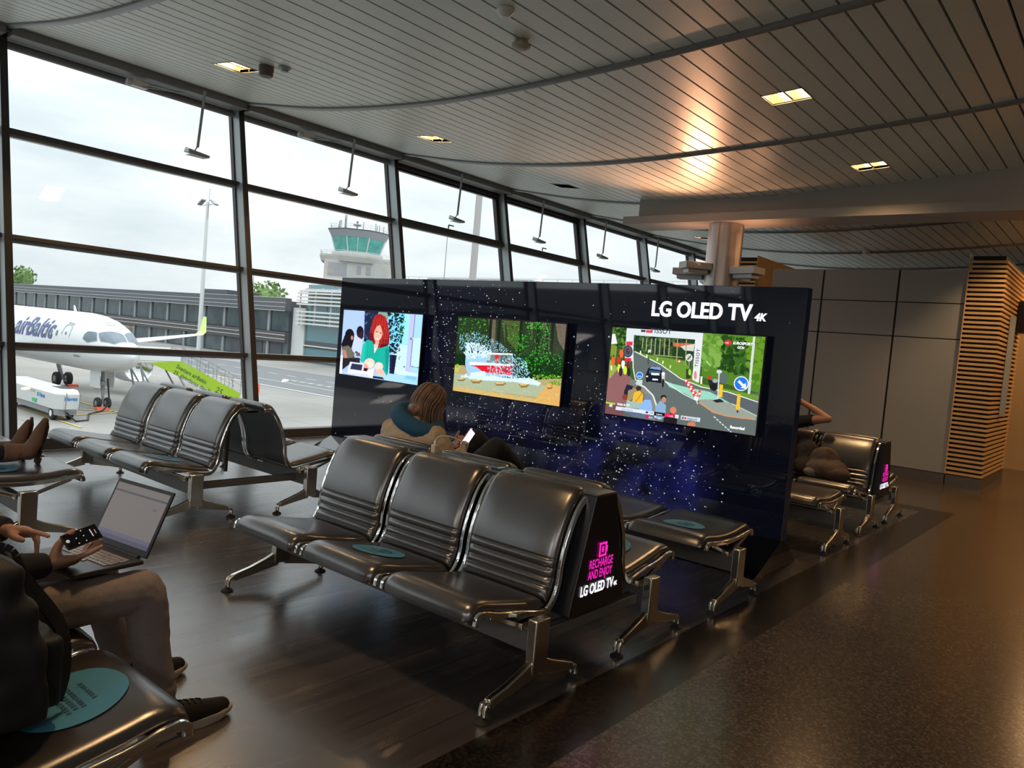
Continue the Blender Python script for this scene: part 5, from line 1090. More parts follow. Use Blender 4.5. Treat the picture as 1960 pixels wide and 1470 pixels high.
mb = MB(); mb.box(X(-345), X(-113), -.9, 0.3, Z(3.3), Z(5.45)); mk('roof_fascia', mb, 'bld_fascia', TB)
mb = MB(); 
for z in (3.25, 3.9, 4.6, 5.45): mb.box(X(-345), X(-113), -.97, -.9, Z(z), Z(z) + .07)
for z in (-1.6, -.9): mb.box(X(-345), X(-113), -.70, -.6, Z(z), Z(z) + .10)
mk('rails', mb, 'rail_white', TB)
mb = MB(); mb.box(X(-345), X(-113), 0, .28, Z(-.2), Z(3.3)); mk('upper_glazing', mb, 'bld_glass', TB)
mb = MB(); mb.box(X(-345), X(-113), -.6, .25, Z(-2.1), Z(-.3)); mk('slab_band', mb, mat('slab_brown', (.085, .075, .075), .6), TB)
mb = MB(); mb.box(X(-345), X(-113), 0.05, .28, .1, Z(-2.1)); mk('lower_glazing', mb, 'bld_glass2', TB)
mb = MB()
for i in range(31): mb.box(X(-341 + i * 7.4), X(-340.4 + i * 7.4), -.25, .0, 0, Z(3.3))
mk('facade_columns', mb, 'roof_grey', TB)
mb = MB(); mb.box(X(-146), X(-137), 2, 9, Z(5.0), Z(6.6)); mk('plant_room', mb, 'bld_fascia', TB)
mb = MB()
for x in (-252, -238, -203, -190, -131, -124, -118):
    mb.box(X(x), X(x + 3.5), -.05, .0, .2, Z(-2.3))
mk('lower_doors', mb, 'bld_dark', TB)
OB = thing('office_building', 'glass office building with white horizontal sunshades beside the terminal', 'building', (-100, 77, G))
X = lambda x: x + 100
mb = MB(); mb.box(X(-112.9), X(-109.4), -.3, 9, 0, Z(4.0)); mk('white_pier', mb, 'bld_white', OB)
mb = MB(); mb.box(X(-109.4), X(-62), 0, 9, 0, Z(8.0)); mk('body', mb, 'blue_glass', OB)
mb = MB()
for i, z in enumerate((1.3, 1.95, 2.6, 3.25, 4.5, 5.1, 5.7, 6.3)): mb.box(X(-110.4), X(-62), -1.5, -.9, Z(z), Z(z) + .28)
mb.box(X(-110.4), X(-62), -1.2, -.1, Z(6.75), Z(6.95)); mk('sunshades', mb, 'bld_white', OB)
mb = MB()
for i in range(12):
    x = -109.8 + i * 4.2; mb.box(X(x), X(x) + .12, -1.3, -1.1, Z(1.1), Z(6.9)); mb.bar((X(x), -1.2, Z(6.9)), (X(x) + 1.5, 2.5, Z(8.5)), .14)
mk('shade_posts', mb, 'bld_white', OB)
mb = MB(); mb.add([(X(-109.4), -.9, Z(6.95)), (X(-62), -.9, Z(6.95)), (X(-62), 2.6, Z(8.5)), (X(-109.4), 2.6, Z(8.5))], [(0, 1, 2, 3)]); mb.box(X(-109.4), X(-62), 2.6, 9, Z(7.9), Z(8.5)); mk('roof_slope', mb, 'roof_grey', OB)
mb = MB(); mb.box(X(-109.5), X(-62), -.05, .02, Z(-2.6), Z(-1.4)); mb.box(X(-109.5), X(-62), -.3, .02, 0, .35); mk('spandrel', mb, 'bld_fascia', OB)
mb = MB(); mb.box(X(-109.5), X(-62), -.35, .0, Z(-2.3), Z(-2.1)); mk('white_ledge', mb, 'bld_white', OB)
RB_ = thing('roof_terrace_block', 'pale building block with white roof railings behind the office building', 'building', (-80, 93, G))
X = lambda x: x + 80
mb = MB(); mb.box(X(-108), X(-20), 0, 25, 0, Z(10.2)); mk('body', mb, 'bld_pale', RB_)
mb = MB(); mb.box(X(-102), X(-78), 4, 20, Z(10.2), Z(11.6)); mk('plant_room', mb, 'roof_grey', RB_)
mb = MB()
for z in (10.75, 11.3): mb.bar((X(-108), -.2, Z(z)), (X(-20), -.2, Z(z)), .09)
for i in range(32): mb.bar((X(-108 + i * 2.75), -.2, Z(9.9)), (X(-108 + i * 2.75), -.2, Z(11.3)), .08)
mk('roof_railing', mb, 'rail_white', RB_)

# control tower
TW = thing('control_tower', 'airport control tower with green glazed cab and roof antennas', 'control tower', (-117.0, 92.7, G))
TW.rotation_euler = (0, 0, math.radians(-40))
def ngon(r, z, n_=8, off=PI/8): return [(r*math.cos(2*PI*i/n_+off), r*math.sin(2*PI*i/n_+off), z) for i in range(n_)]
def loft(mb, rings, mi=0, caps=True):
    n_ = len(rings[0]); V = [p for r_ in rings for p in r_]; F = [(i*n_+q, i*n_+(q+1) % n_, (i+1)*n_+(q+1) % n_, (i+1)*n_+q) for i in range(len(rings)-1) for q in range(n_)]
    if caps: F += [tuple(range(n_-1, -1, -1)), tuple((len(rings)-1)*n_+q for q in range(n_))]
    mb.add(V, F, mi)
mb = MB(); mb.box(-6.2, 6.0, -5.6, 6.6, Z(5), Z(13.4)); mk('shaft', mb, 'bld_pale', TW)
mb = MB(); loft(mb, [ngon(7.0, Z(13.3)), ngon(7.3, Z(14.2)), ngon(7.3, Z(14.5))]); mk('gallery', mb, 'bld_pale', TW)
mb = MB(); loft(mb, [ngon(5.2, Z(14.5)), ngon(5.0, Z(15.3))]); mk('parapet', mb, 'bld_pale', TW)
mb = MB(); loft(mb, [ngon(4.3, Z(15.25)), ngon(5.25, Z(18.0))]); mk('cab_glazing', mb, 'teal_glass', TW)
mb = MB(); A, B = ngon(4.34, Z(15.2)), ngon(5.30, Z(18.05))
for i in range(8):
    mb.bar(A[i], B[i], .16); a2 = tuple((A[i][q] + A[(i+1) % 8][q]) / 2 for q in range(3)); b2 = tuple((B[i][q] + B[(i+1) % 8][q]) / 2 for q in range(3))
    if i % 2: mb.bar(a2, b2, .12)
    mb.bar(A[i], A[(i+1) % 8], .14); 
mk('mullions', mb, 'rail_white', TW)
mb = MB(); loft(mb, [ngon(5.35, Z(18.0)), ngon(5.95, Z(19.05)), ngon(5.95, Z(19.25))]); mk('roof_band', mb, 'roof_grey', TW)
mb = MB(); loft(mb, [ngon(6.05, Z(19.2)), ngon(6.05, Z(19.4)), ngon(3, Z(19.7)), ngon(.5, Z(19.9))]); mk('roof', mb, 'bld_fascia', TW)
mb = MB(); 
for zz, rr in ((15.2, 7.2), (14.9, 7.2), (20.3, 5.6), (19.9, 5.6)):
    P_ = ngon(rr, Z(zz))
    for i in range(8): mb.bar(P_[i], P_[(i+1) % 8], .08)
for rr, z0, z1 in ((7.2, 14.5, 15.2), (5.6, 19.4, 20.3)):
    P_ = ngon(rr, Z(z0))
    for i in range(8):
        for q in range(3): 
            a = tuple(P_[i][k_] + (P_[(i+1) % 8][k_] - P_[i][k_]) * q / 3 for k_ in range(3)); mb.bar(a, (a[0], a[1], Z(z1)), .05)
mk('railings', mb, 'rail_white', TW)
rr_ = random.Random(4)
for i in range(13):
    a = rr_.uniform(0, 2*PI); r_ = rr_.uniform(3.5, 5.5); h_ = rr_.uniform(1.2, 2.8); mb = MB(); mb.tube([(r_*math.cos(a), r_*math.sin(a), Z(19.3)), (r_*math.cos(a), r_*math.sin(a), Z(19.3 + h_))], .085, 6); mk('antenna', mb, 'steel', TW)
mb = MB(); mb.tube([(-5, -.6, Z(19.4)), (-5, -.6, Z(21.2))], .12, 8); mb.ell((-5, -.6, Z(21.4)), (.8, .8, .35)); mb.ell((-5, -.6, Z(22.0)), (.25, .25, .25)); mk('radar_head', mb, 'steel', TW, smooth=40)
mb = MB()
for y, w_ in ((-4.2, 0), ): 
    for i in range(3): mb.box(6.0, 6.06, -4.9 + i * 1.15, -3.9 + i * 1.15, Z(10.6), Z(12.9))
for x in (.2, 1.9): mb.box(6.0, 6.06, x, x + .75, Z(11.2), Z(12.7))
mk('shaft_windows', mb, 'roof_grey', TW)
mb = MB()
mb.box(6.0, 6.3, -5.7, 6.7, Z(9.8), Z(10.0))
mk('ledge', mb, 'rail_white', TW)

# masts and trees
def mast(name, label, x, y, z1, r0, r1, m, heads=0):
    r = thing(name, label, 'light mast', (x, y, G)); mb = MB(); mb.tube([(0, 0, 0), (0, 0, z1 - G)], [r0, r1], 12); mk('pole', mb, m, r, smooth=40)
    if heads:
        mb = MB(); mb.bar((-1.6, 0, z1 - G - .5), (1.6, 0, z1 - G - .5), .12); mb.tube([(.4, 0, z1 - G - 3), (.4, 0, z1 - G + 2.4)], .04, 6); mk('cross_arm', mb, 'steel', r)
        for sx in (-1, 1):
            mb = MB(); T = Matrix.Translation((sx * 2.2, 0, z1 - G - .2 + (.3 if sx < 0 else 0))) @ Matrix.Rotation(sx * .5, 4, 'Y'); mb.box(-.9, .9, -.4, .4, -.12, .12, T=T); mk('lamp_head', mb, 'steel', r)
    return r
mast('light_mast', 'tall slim floodlight mast with two lamp heads beyond the jet', -132.2, 70.5, 21.6, .42, .24, 'bld_white', 2)
mast('concrete_mast', 'thick concrete mast rising behind the third window bay', -56.2, 60, 24, .42, .34, mat('mast_concrete', (.42, .40, .38), .7))
mast('thin_mast', 'thin antenna mast seen just left of the thick concrete mast', -62.5, 62, 14.0, .07, .04, 'steel')
mast('thin_mast', 'thin antenna mast behind the office building at the fifth window bay', -47, 92, 17.5, .10, .05, 'steel')
mast('thin_mast', 'little antenna mast on the terminal roof beside the trees', -151, 92, 11.5, .12, .06, 'steel')
M['leaf'] = mat('leaves', (.10, .19, .05), .8, noise=(1.5, (.20, .30, .10))); M['bark'] = mat('bark', (.12, .09, .06), .9)
def tree(label, x, y, top, r, seed):
    R_ = random.Random(seed); t = thing('tree', label, 'tree', (x, y, G)); H_ = top - G
    mb = MB(); mb.tube([(0, 0, 0), (0, 0, H_ * .8)], [.45, .2], 8); mk('trunk', mb, 'bark', t)
    mb = MB()
    for i in range(520):
        a = R_.uniform(0, 2*PI); ph = R_.uniform(-1, 1); q = R_.uniform(.55, 1) ; c_ = Vector((math.cos(a)*math.sqrt(1-ph*ph)*r*q, math.sin(a)*math.sqrt(1-ph*ph)*r*q, H_ - r*1.15 + ph*r*1.15*q))
        s_ = R_.uniform(.35, .75); E_ = Euler((R_.uniform(0, 3), R_.uniform(0, 3), R_.uniform(0, 3))).to_matrix()
        mb.add([c_ + E_ @ Vector(p) * s_ for p in ((-1, 0, 0), (0, -.6, .2), (1, 0, 0), (0, .6, -.2))], [(0, 1, 2), (0, 2, 3)])
    mb.ell((0, 0, H_ - r*1.15), (r*.72, r*.72, r*.8), n=14, m=8)
    return mk('crown', mb, 'leaf', t, recalc=False)
tree('round green tree above the terminal roof, right of the second mullion', -153.5, 97, 10.5, 5.2, 1)
tree('small tree just left of the rounder one above the terminal roof', -163, 97, 8.0, 2.6, 2)
tree('green treetop at the far left above the terminal roof', -309, 98, 13.5, 4.5, 3)

# the other wing of the terminal, outside to the left of the view, which the display wall mirrors
PB = thing('pier_building', 'grey concrete pier building outside, seen only mirrored in the display wall', 'building', (-60, -40, G))
mb = MB(); mb.box(-90, 45, -12, 0, 0, Z(6.2)); mk('body', mb, mat('pier_grey', (.10, .105, .11), .7), PB)
mb = MB()
for i in range(16): mb.box(-88 + i * 8.2, -81.5 + i * 8.2, 0, .1, Z(-.5), Z(2.4))
mk('glazing', mb, 'bld_glass', PB)
mb = MB(); mb.box(-90, 45, .0, 1.5, Z(3.8), Z(4.1)); mk('canopy', mb, 'bld_fascia', PB)
# ------------------------------------------------------------------ people and what they carry
def organic(name, build, material, parent, voxel=.01, smooth_it=4, disp=None, sub=False):
    """volumes joined into one continuous skin"""
    mb = MB(); build(mb); me = bpy.data.meshes.new(name); me.from_pydata(mb.v, [], mb.f)
    b = bmesh.new(); b.from_mesh(me); bmesh.ops.recalc_face_normals(b, faces=b.faces); b.to_mesh(me); b.free()
    o = bpy.data.objects.new(name, me); COL.objects.link(o)
    r = o.modifiers.new('remesh', 'REMESH'); r.mode = 'VOXEL'; r.voxel_size = voxel; r.use_smooth_shade = True
    s_ = o.modifiers.new('smooth', 'SMOOTH'); s_.factor = .5; s_.iterations = smooth_it
    if disp:
        tx = bpy.data.textures.new('folds', 'CLOUDS'); tx.noise_scale = disp[0]; d = o.modifiers.new('folds', 'DISPLACE'); d.texture = tx; d.strength = disp[1]; d.mid_level = .5
    m2 = baked(o); bpy.data.objects.remove(o); m2.polygons.foreach_set('use_smooth', [True] * len(m2.polygons)); m2.materials.clear()
    m2.materials.append(M[material] if isinstance(material, str) else material)
    o = bpy.data.objects.new(name, m2); COL.objects.link(o)
    if parent: o.parent = parent
    return o
def chain(mb, pts):
    """pts: [(point, radius), ...]"""
    for (p, r), (q, s_) in zip(pts[:-1], pts[1:]): mb.capsule(p, r, q, s_)
def hand(mb, wrist, d, n, thumb, curls=(35, 40, 45, 50), thumb_dir=None, k=1.0, spread=.012):
    """d: towards the fingers, n: direction the palm faces, thumb: +1/-1 side along n x d"""
    w = Vector(wrist); d = Vector(d).normalized(); n = Vector(n); n = (n - d * n.dot(d)).normalized(); s_ = n.cross(d) * thumb
    for i, (off, L, c) in enumerate(((.030, .074, curls[0]), (.010, .082, curls[1]), (-.011, .076, curls[2]), (-.030, .060, curls[3]))):
        kn = w + d * (.088 - abs(i - 1.2) * .004) * k + s_ * off * k
        chain(mb, [(w + s_ * off * .55 * k, .019 * k), (kn - d * .02 * k, .0145 * k), (kn, .0115 * k)])
        p = kn; dd = d.copy(); a = math.radians(c); r = .0098 * k
        for j, f_ in enumerate((.45, .30, .25)):
            dd = (dd * math.cos(a) + n * math.sin(a)).normalized(); nn = n - dd * n.dot(dd)
            if nn.length > 1e-3: nn.normalize()
            q = p + dd * L * f_ * k; mb.capsule(p, r, q, r * .92, n=10); p = q; r *= .93
            n2 = (n * math.cos(a) - d * math.sin(a)); 
            a = math.radians(c) * (.8 if j == 0 else .5)
            # keep bending in the plane of d and n
            d_, n_ = dd, (n - dd * n.dot(dd)); 
    td = Vector(thumb_dir).normalized() if thumb_dir else (d * .62 + s_ * .62 + n * .35).normalized()
    b0 = w + d * .022 * k + s_ * .018 * k; b1 = b0 + td * .045 * k + n * .006; b2 = b1 + (td * .8 + d * .35).normalized() * .032 * k; b3 = b2 + (td * .6 + d * .6).normalized() * .025 * k
    chain(mb, [(b0, .019 * k), (b1, .0135 * k), (b2, .0115 * k), (b3, .0095 * k)])
    mb.ell(w + d * .05 * k, (.036 * k, .036 * k, .02 * k), Matrix((s_, d, n)).transposed(), n=14, m=8)
def head(mb, c, fw, up, k=1.0):
    """skull, jaw, nose, lips, ears, brow"""
    c = Vector(c); fw = Vector(fw).normalized(); up = Vector(up); up = (up - fw * up.dot(fw)).normalized(); sd = fw.cross(up); R = Matrix((sd, fw, up)).transposed()
    def at(x, y, z): return c + (sd * x + fw * y + up * z) * k
    mb.ell(at(0, -.012, .018), (.076 * k, .096 * k, .098 * k), R); mb.ell(at(0, .022, -.045), (.058 * k, .068 * k, .070 * k), R); mb.ell(at(0, .052, -.088), (.028 * k, .028 * k, .022 * k), R)
    chain(mb, [(at(0, .082, .012), .009 * k), (at(0, .104, -.026), .013 * k)]); mb.ell(at(0, .100, -.034), (.018 * k, .012 * k, .009 * k), R)
    mb.ell(at(0, .086, -.062), (.024 * k, .010 * k, .006 * k), R); mb.ell(at(0, .084, -.071), (.020 * k, .010 * k, .006 * k), R)
    for q in (-1, 1):
        mb.ell(at(.074 * q, -.008, -.008), (.010 * k, .020 * k, .032 * k), R); chain(mb, [(at(.018 * q, .086, .024), .008 * k), (at(.046 * q, .074, .026), .008 * k)]); mb.ell(at(.042 * q, .055, -.028), (.024 * k, .022 * k, .022 * k), R)
    return at, R
def eyes(parent, at, R, k=1.0):
    for q in (-1, 1):
        mb = MB(); mb.ell(at(.031 * q, .074, .006), (.013 * k, .012 * k, .010 * k), R); e = mk('eye', mb, mat('eye_white', (.8, .8, .78), .2), parent, smooth='all')
        mb = MB(); mb.ell(at(.031 * q, .084, .005), (.0055 * k, .003 * k, .0055 * k), R); mk('iris', mb, mat('iris', (.06, .035, .02), .2), e, smooth='all')
def V3(*a): return Vector(a)
M['skin'] = mat('skin', (.42, .215, .145), .5, noise=(14, (.47, .25, .17))); M['skin2'] = mat('skin_light', (.50, .29, .20), .5, noise=(14, (.55, .33, .24)))
M['trousers'] = mat('taupe_trousers', (.24, .205, .205), .85, noise=(120, (.275, .235, .235))); M['puffer'] = mat('grey_green_puffer', (.24, .25, .235), .6); M['navy_knit'] = mat('navy_cuff', (.012, .014, .022), .85)
M['shoe_black'] = mat('black_shoe_knit', (.010, .010, .011), .8, bump=(300, .3)); M['sole'] = mat('white_sole', (.55, .53, .50), .6); M['jeans'] = mat('dark_jeans', (.015, .018, .028), .85); M['suede'] = mat('brown_suede', (.15, .085, .058), .85, noise=(10, (.19, .11, .075)))
M['coat_tan'] = mat('tan_coat', (.42, .32, .21), .75, noise=(6, (.47, .365, .25))); M['pillow_blue'] = mat('teal_velour', (.012, .085, .17), .8); M['hair_brown'] = mat('brown_hair', (.12, .068, .042), .42, noise=(20, (.20, .125, .08))); M['black_cloth'] = mat('black_cloth', (.012, .012, .013), .8)
M['bag_black'] = mat('black_nylon', (.008, .009, .013), .55, bump=(400, .2)); M['bag_brown'] = mat('brown_canvas', (.085, .060, .045), .8)

# --- person with laptop, at the lower left corner
P1 = thing('person', 'seated person in grey puffer jacket and taupe trousers, using a phone above a laptop', 'person', (0, 0, 0))
hR, kR, aR = V3(-2.72, .70, .535), V3(-2.665, 1.275, .555), V3(-2.640, 1.335, .11); hL, kL, aL = V3(-2.94, .70, .535), V3(-3.03, 1.25, .555), V3(-3.06, 1.38, .11)
ch, nk, hd = V3(-2.86, .58, .93), V3(-2.87, .62, 1.12), V3(-2.86, .68, 1.25); sR, eR, wR = V3(-2.68, .58, 1.02), V3(-2.585, .72, .73), V3(-2.715, .965, .684); sL, eL, wL = V3(-3.06, .60, 1.02), V3(-3.10, .74, .80), V3(-2.865, .900, .775)
dR = _rt * .84 + _up * .10 + _fw * .50; dL = V3(.135, .115, .0)
def body1(mb):
    chain(mb, [(hR, .072), (kR, .050), (kR * .55 + aR * .45, .046), (aR, .032)]); chain(mb, [(hL, .072), (kL, .050), (kL * .55 + aL * .45, .046), (aL, .032)])
    for a in (aR, aL): chain(mb, [(a, .032), (a + V3(.01, .05, -.05), .034), (a + V3(.015, .16, -.065), .026)])
    chain(mb, [((hR + hL) / 2 - V3(0, .02, 0), .12), (V3(-2.86, .58, .75), .11), (ch, .115), (nk, .05), (hd - V3(0, 0, .05), .05)]); chain(mb, [(sL, .055), (ch, .10), (sR, .055)])
    chain(mb, [(sR, .050), (eR, .038), (eR * .4 + wR * .6, .033), (wR, .024)]); chain(mb, [(sL, .050), (eL, .038), (eL * .4 + wL * .6, .033), (wL, .024)])
    hand(mb, wR, dR, _up * .85 + _fw * .35, -1, curls=(10, 22, 30, 36), thumb_dir=_up * .85 + _rt * .25 + _fw * .1, k=1.08)
    hand(mb, wL, dL, V3(.35, -.25, -.9), 1, curls=(6, 52, 60, 66))
    body1.at, body1.R = head(mb, hd, (0.3, .9, -.35), (0, .3, 1))
bd = organic('body', body1, 'skin', P1, voxel=.0055, smooth_it=3); eyes(P1, body1.at, body1.R)
def trousers1(mb):
    for h_, k_, a_ in ((hR, kR, aR), (hL, kL, aL)):
        chain(mb, [(h_, .096), (h_ * .4 + k_ * .6, .084), (k_ + V3(0, -.015, .0), .075), (k_ + V3(0, .005, -.02), .074), (k_ * .6 + a_ * .4, .070), (a_ + V3(0, 0, .05), .060)])
        mb.lathe([(.058, -.03), (.062, .0), (.062, .05)], a_ + V3(0, 0, .03), 18)
    chain(mb, [(hR - V3(0, .04, 0), .105), (hL - V3(0, .04, 0), .105)]); chain(mb, [(V3(-2.83, .62, .55), .12), (V3(-2.85, .60, .68), .12)])
organic('trousers', trousers1, 'trousers', P1, voxel=.008, smooth_it=3, disp=(.07, .013))
def jacket1(mb):
    chain(mb, [(V3(-2.84, .62, .62), .145), (V3(-2.86, .58, .78), .15), (ch, .155), (nk - V3(0, 0, .05), .085)]); chain(mb, [(sL, .085), (ch + V3(0, 0, .05), .12), (sR, .085)])
    for s_, e_, w_ in ((sR, eR, eR + (eR - sR) * .1), (sL, eL, wL)):
        for i in range(6):
            t0, t1 = i / 6, (i + 1) / 6; f_ = lambda t: (s_ + (e_ - s_) * t * 2) if t < .5 else (e_ + (w_ - e_) * (t - .5) * 2 * .78)
            m_ = f_((t0 + t1) / 2); mb.ell(m_, (.068, .068, .068), n=18, m=10); chain(mb, [(f_(t0), .053), (f_(t1), .053)])
organic('puffer_jacket', jacket1, 'puffer', P1, voxel=.010, smooth_it=3, disp=(.05, .012))
def cuffs1(mb):
    d_ = (cw_ - ce_).normalized(); chain(mb, [(ce_, .054), (ce_ * .5 + cw_ * .5, .050), (cw_ - d_ * .035, .044)]); mb.tube([cw_ - d_ * .06, cw_ - d_ * .008], [.045, .042], 20)
for ce_, cw_ in ((eR, wR), (eL, wL)): organic('knit_cuff', cuffs1, 'navy_knit', P1, voxel=.006, smooth_it=2)
def hair1(mb): mb.ell(hd + V3(0, -.03, .03), (.088, .105, .10)); mb.ell(hd + V3(0, -.06, -.03), (.075, .06, .07))
organic('hair', hair1, 'hair_brown', P1, voxel=.01, disp=(.03, .01))
def shoe(parent, a, yaw, name='shoe'):
    T = Matrix.Translation((a.x, a.y, 0)) @ Matrix.Rotation(yaw, 4, 'Z')
    def up_(mb):
        t = MB(); chain(t, [((0, -.055, .055), .042), ((0, .02, .065), .048), ((0, .10, .050), .044), ((0.004, .175, .040), .040), ((.004, .215, .038), .034)]); chain(t, [((0, -.03, .07), .046), ((0, -.025, .115), .044)])
        mb.add([T @ Vector(p) for p in t.v], t.f)
    u = organic(name, up_, 'shoe_black', parent, voxel=.006, smooth_it=4)
    out = [(-.030, -.095), (0, -.108), (.032, -.095), (.040, -.04), (.036, .04), (.048, .12), (.046, .19), (.028, .245), (0, .258), (-.026, .245), (-.042, .20), (-.044, .12), (-.036, .04), (-.040, -.04)]
    mb = MB(); n_ = len(out); vs = []
    for k_, (z, s_) in enumerate(((0.0, .97), (.004, 1.0), (.026, 1.03), (.034, .99))): vs += [T @ Vector((x * s_, y * s_, z + (.012 if y > .22 else 0) * (1 if k_ < 2 else .6))) for x, y in out]
    mb.add(vs, [(i*n_+q, i*n_+(q+1) % n_, (i+1)*n_+(q+1) % n_, (i+1)*n_+q) for i in range(3) for q in range(n_)] + [tuple(range(n_-1, -1, -1)), tuple(3*n_+q for q in range(n_))]); mk('sole', mb, 'sole', u, smooth=50)
    mb = MB()
    for i in range(5): y = .02 + i * .025; z = .116 - i * .006; mb.tube([T @ Vector((-.022, y, z - .004)), T @ Vector((0, y + .006, z + .001)), T @ Vector((.022, y, z - .004))], .0032, 6)
    for s_ in (-1, 1): mb.tube([T @ Vector((0, .02, .118)), T @ Vector((s_ * .02, .01, .140)), T @ Vector((s_ * .032, .02, .125)), T @ Vector((s_ * .012, .025, .118))], .003, 6)
    mk('laces', mb, 'shoe_black', u, smooth=True); return u
shoe(P1, V3(-2.632, 1.375, 0), .06); shoe(P1, V3(-3.05, 1.42, 0), .15)
rebase(P1, (-2.84, .70, .45))

# laptop on the lap
LP = thing('laptop', 'open dark grey laptop resting on the lap of the seated person', 'laptop', (-2.83, 1.24, .648), math.radians(8.4))
W_, D_ = .345, .245
mb = MB(); mb.box(-W_/2, W_/2, -D_, 0, 0, .016); mk('base', mb, mat('laptop_grey', (.075, .075, .08), .35, .5), LP, bevel=.004)
mb = MB()
for r_ in range(5):
    for c_ in range(15):
        x = -.150 + c_ * .0205 + (.004 if r_ % 2 else 0); y = -.045 - r_ * .0195
        mb.box(x - .0085, x + .0085, y - .008, y + .008, .016, .0185)
mb.box(-.05, .05, -.045 - 5 * .0195 - .008, -.045 - 5 * .0195 + .008, .016, .0185)
mk('keyboard', mb, mat('keys', (.34, .34, .35), .4), LP)
mb = MB(); mb.box(-.055, .055, -.235, -.165, .0158, .0165); mk('touchpad', mb, mat('touchpad', (.11, .11, .115), .3), LP)
lid = thing('x', None, None); bpy.data.objects.remove(lid)
TL = Matrix.Translation((0, .004, .014)) @ Matrix.Rotation(math.radians(-24), 4, 'X')
mb = MB(); mb.box(-W_/2, W_/2, -.001, .007, .006, .252, T=TL); ld = mk('lid', mb, mat('laptop_dark', (.035, .035, .038), .4, .3), LP, bevel=.003)
def sq(x0, x1, z0, z1, o_, name, m): mb = MB(); mb.add([TL @ Vector(p) for p in ((x0, o_, z0), (x1, o_, z0), (x1, o_, z1), (x0, o_, z1))], [(0, 1, 2, 3)]); return mk(name, mb, m, ld, recalc=False)
sq(-.160, .160, .030, .238, -.0016, 'display', mat('page_grey', (.1, .1, .1), .3, emit=(.26, .228, .225), es=.33))
sq(-.160, .160, .205, .212, -.0020, 'page_bar', mat('page_bar', (.02, .02, .02), .3, emit=(.05, .05, .06), es=.8)); sq(-.160, .160, .046, .060, -.0020, 'task_bar', mat('task_bar', (.02, .02, .02), .3, emit=(.09, .08, .13), es=.8)); sq(-.160, .160, .030, .046, -.0020, 'caption_bar', mat('capt', (.02, .02, .02), .3, emit=(.055, .052, .085), es=.8)); sq(.10, .122, .168, .176, -.0022, 'page_button', mat('pbtn', (.02, .02, .02), .3, emit=(.10, .09, .10), es=.8))
mb = MB(); mb.lathe([(.008, -.13), (.008, .13)], (0, .006, .014), 12, 'x'); mk('hinge', mb, 'plastic_dark', LP)
# phone held over the laptop
def slab_phone(name, label, c, L_ax, S_ax, L, W, body_m, scr_m, extra=None):
    L_ax = Vector(L_ax).normalized(); S_ax = Vector(S_ax); S_ax = (S_ax - L_ax * S_ax.dot(L_ax)).normalized(); N_ = L_ax.cross(S_ax); T = Matrix(((L_ax.x, S_ax.x, N_.x, c[0]), (L_ax.y, S_ax.y, N_.y, c[1]), (L_ax.z, S_ax.z, N_.z, c[2]), (0, 0, 0, 1)))
    r = thing(name, label, 'phone', c); Q = T.copy(); Q.translation = (0, 0, 0)
    mb = MB(); mb.box(-L/2, L/2, -W/2, W/2, -.004, .004, T=Q); mk('casing', mb, body_m, r, bevel=.0035)
    mb = MB(); mb.box(-L/2 + .004, L/2 - .004, -W/2 + .003, W/2 - .003, .0041, .0044, T=Q); s_ = mk('screen', mb, scr_m, r)
    if extra:
        mb = MB(); extra(mb, Q); mk('screen_symbols', mb, mat('symbols', (.6, .6, .65), .4, emit=(.5, .52, .58), es=.35), s_)
    return r
def call_ui(mb, Q):
    mb.lathe([(.0001, .0046), (.006, .0046), (.006, .0048)], (0, 0, 0), 16); mb.v = [tuple(Q @ (Vector(p) + Vector((-.048, 0, 0)))) for p in mb.v]
    for x, y in ((-.02, -.02), (-.02, 0), (-.02, .02), (.005, -.02), (.005, 0), (.005, .02)): mb.box(x - .002, x + .002, y - .002, y + .002, .0046, .0048, T=Q)
    mb.box(.030, .034, -.014, .014, .0046, .0048, T=Q); mb.box(.044, .046, -.008, .008, .0046, .0048, T=Q)
slab_phone('mobile_phone', 'black phone with call screen held above the laptop', (-2.668, 1.056, .777), _rt * .50 + _up * .20 + _fw * .84, _rt * -.40 + _up * .62 + _fw * .25, .120, .058, 'plastic_dark', mat('phone_dark', (.006, .007, .012), .15), call_ui)

# backpack on the end seat
BP = thing('backpack', 'large black backpack standing on the nearest seat in the bottom left corner', 'backpack', (-2.31, .53, .45))
def bag(mb):
    for i in range(5):
        t = i / 4; w, d, z = .20 - .045 * t * t, .245 - .075 * t * t, .015 + .40 * t
        mb.box(-w, w + .04 * (1 - t), -d + .02, d - .02 * t, z, z + .11 if i < 4 else z + .04)
organic('main_compartment', bag, 'bag_black', BP, voxel=.012, smooth_it=22, disp=(.14, .035))
def pk(mb): mb.box(-.10, .19, .18, .285, .03, .22)
organic('front_pocket', pk, 'bag_black', BP, voxel=.008, smooth_it=18, disp=(.10, .012))
mb = MB(); mb.tube([(-.14, .165, .38), (-.04, .175, .43), (.08, .175, .43), (.15, .175, .37), (.185, .20, .24), (.20, .215, .12)], .007, 8); mk('zip', mb, 'plastic_dark', BP, smooth=True)
for q in (0, .05):
    mb = MB(); P_ = spline([(-.08 + q * 2.5, .05, .45), (-.07 + q * 2.5, .17, .44), (-.06 + q * 2.6, .215, .36), (-.04 + q * 2.8, .30, .22), (-.03 + q * 3, .31, .10), (-.02 + q * 3, .29, .02)], 5)
    for a, b_ in zip(P_[:-1], P_[1:]): mb.bar(a, b_, .035, .010, up=(1, .3, 0))
    mk('strap', mb, 'bag_black', BP, smooth=50)
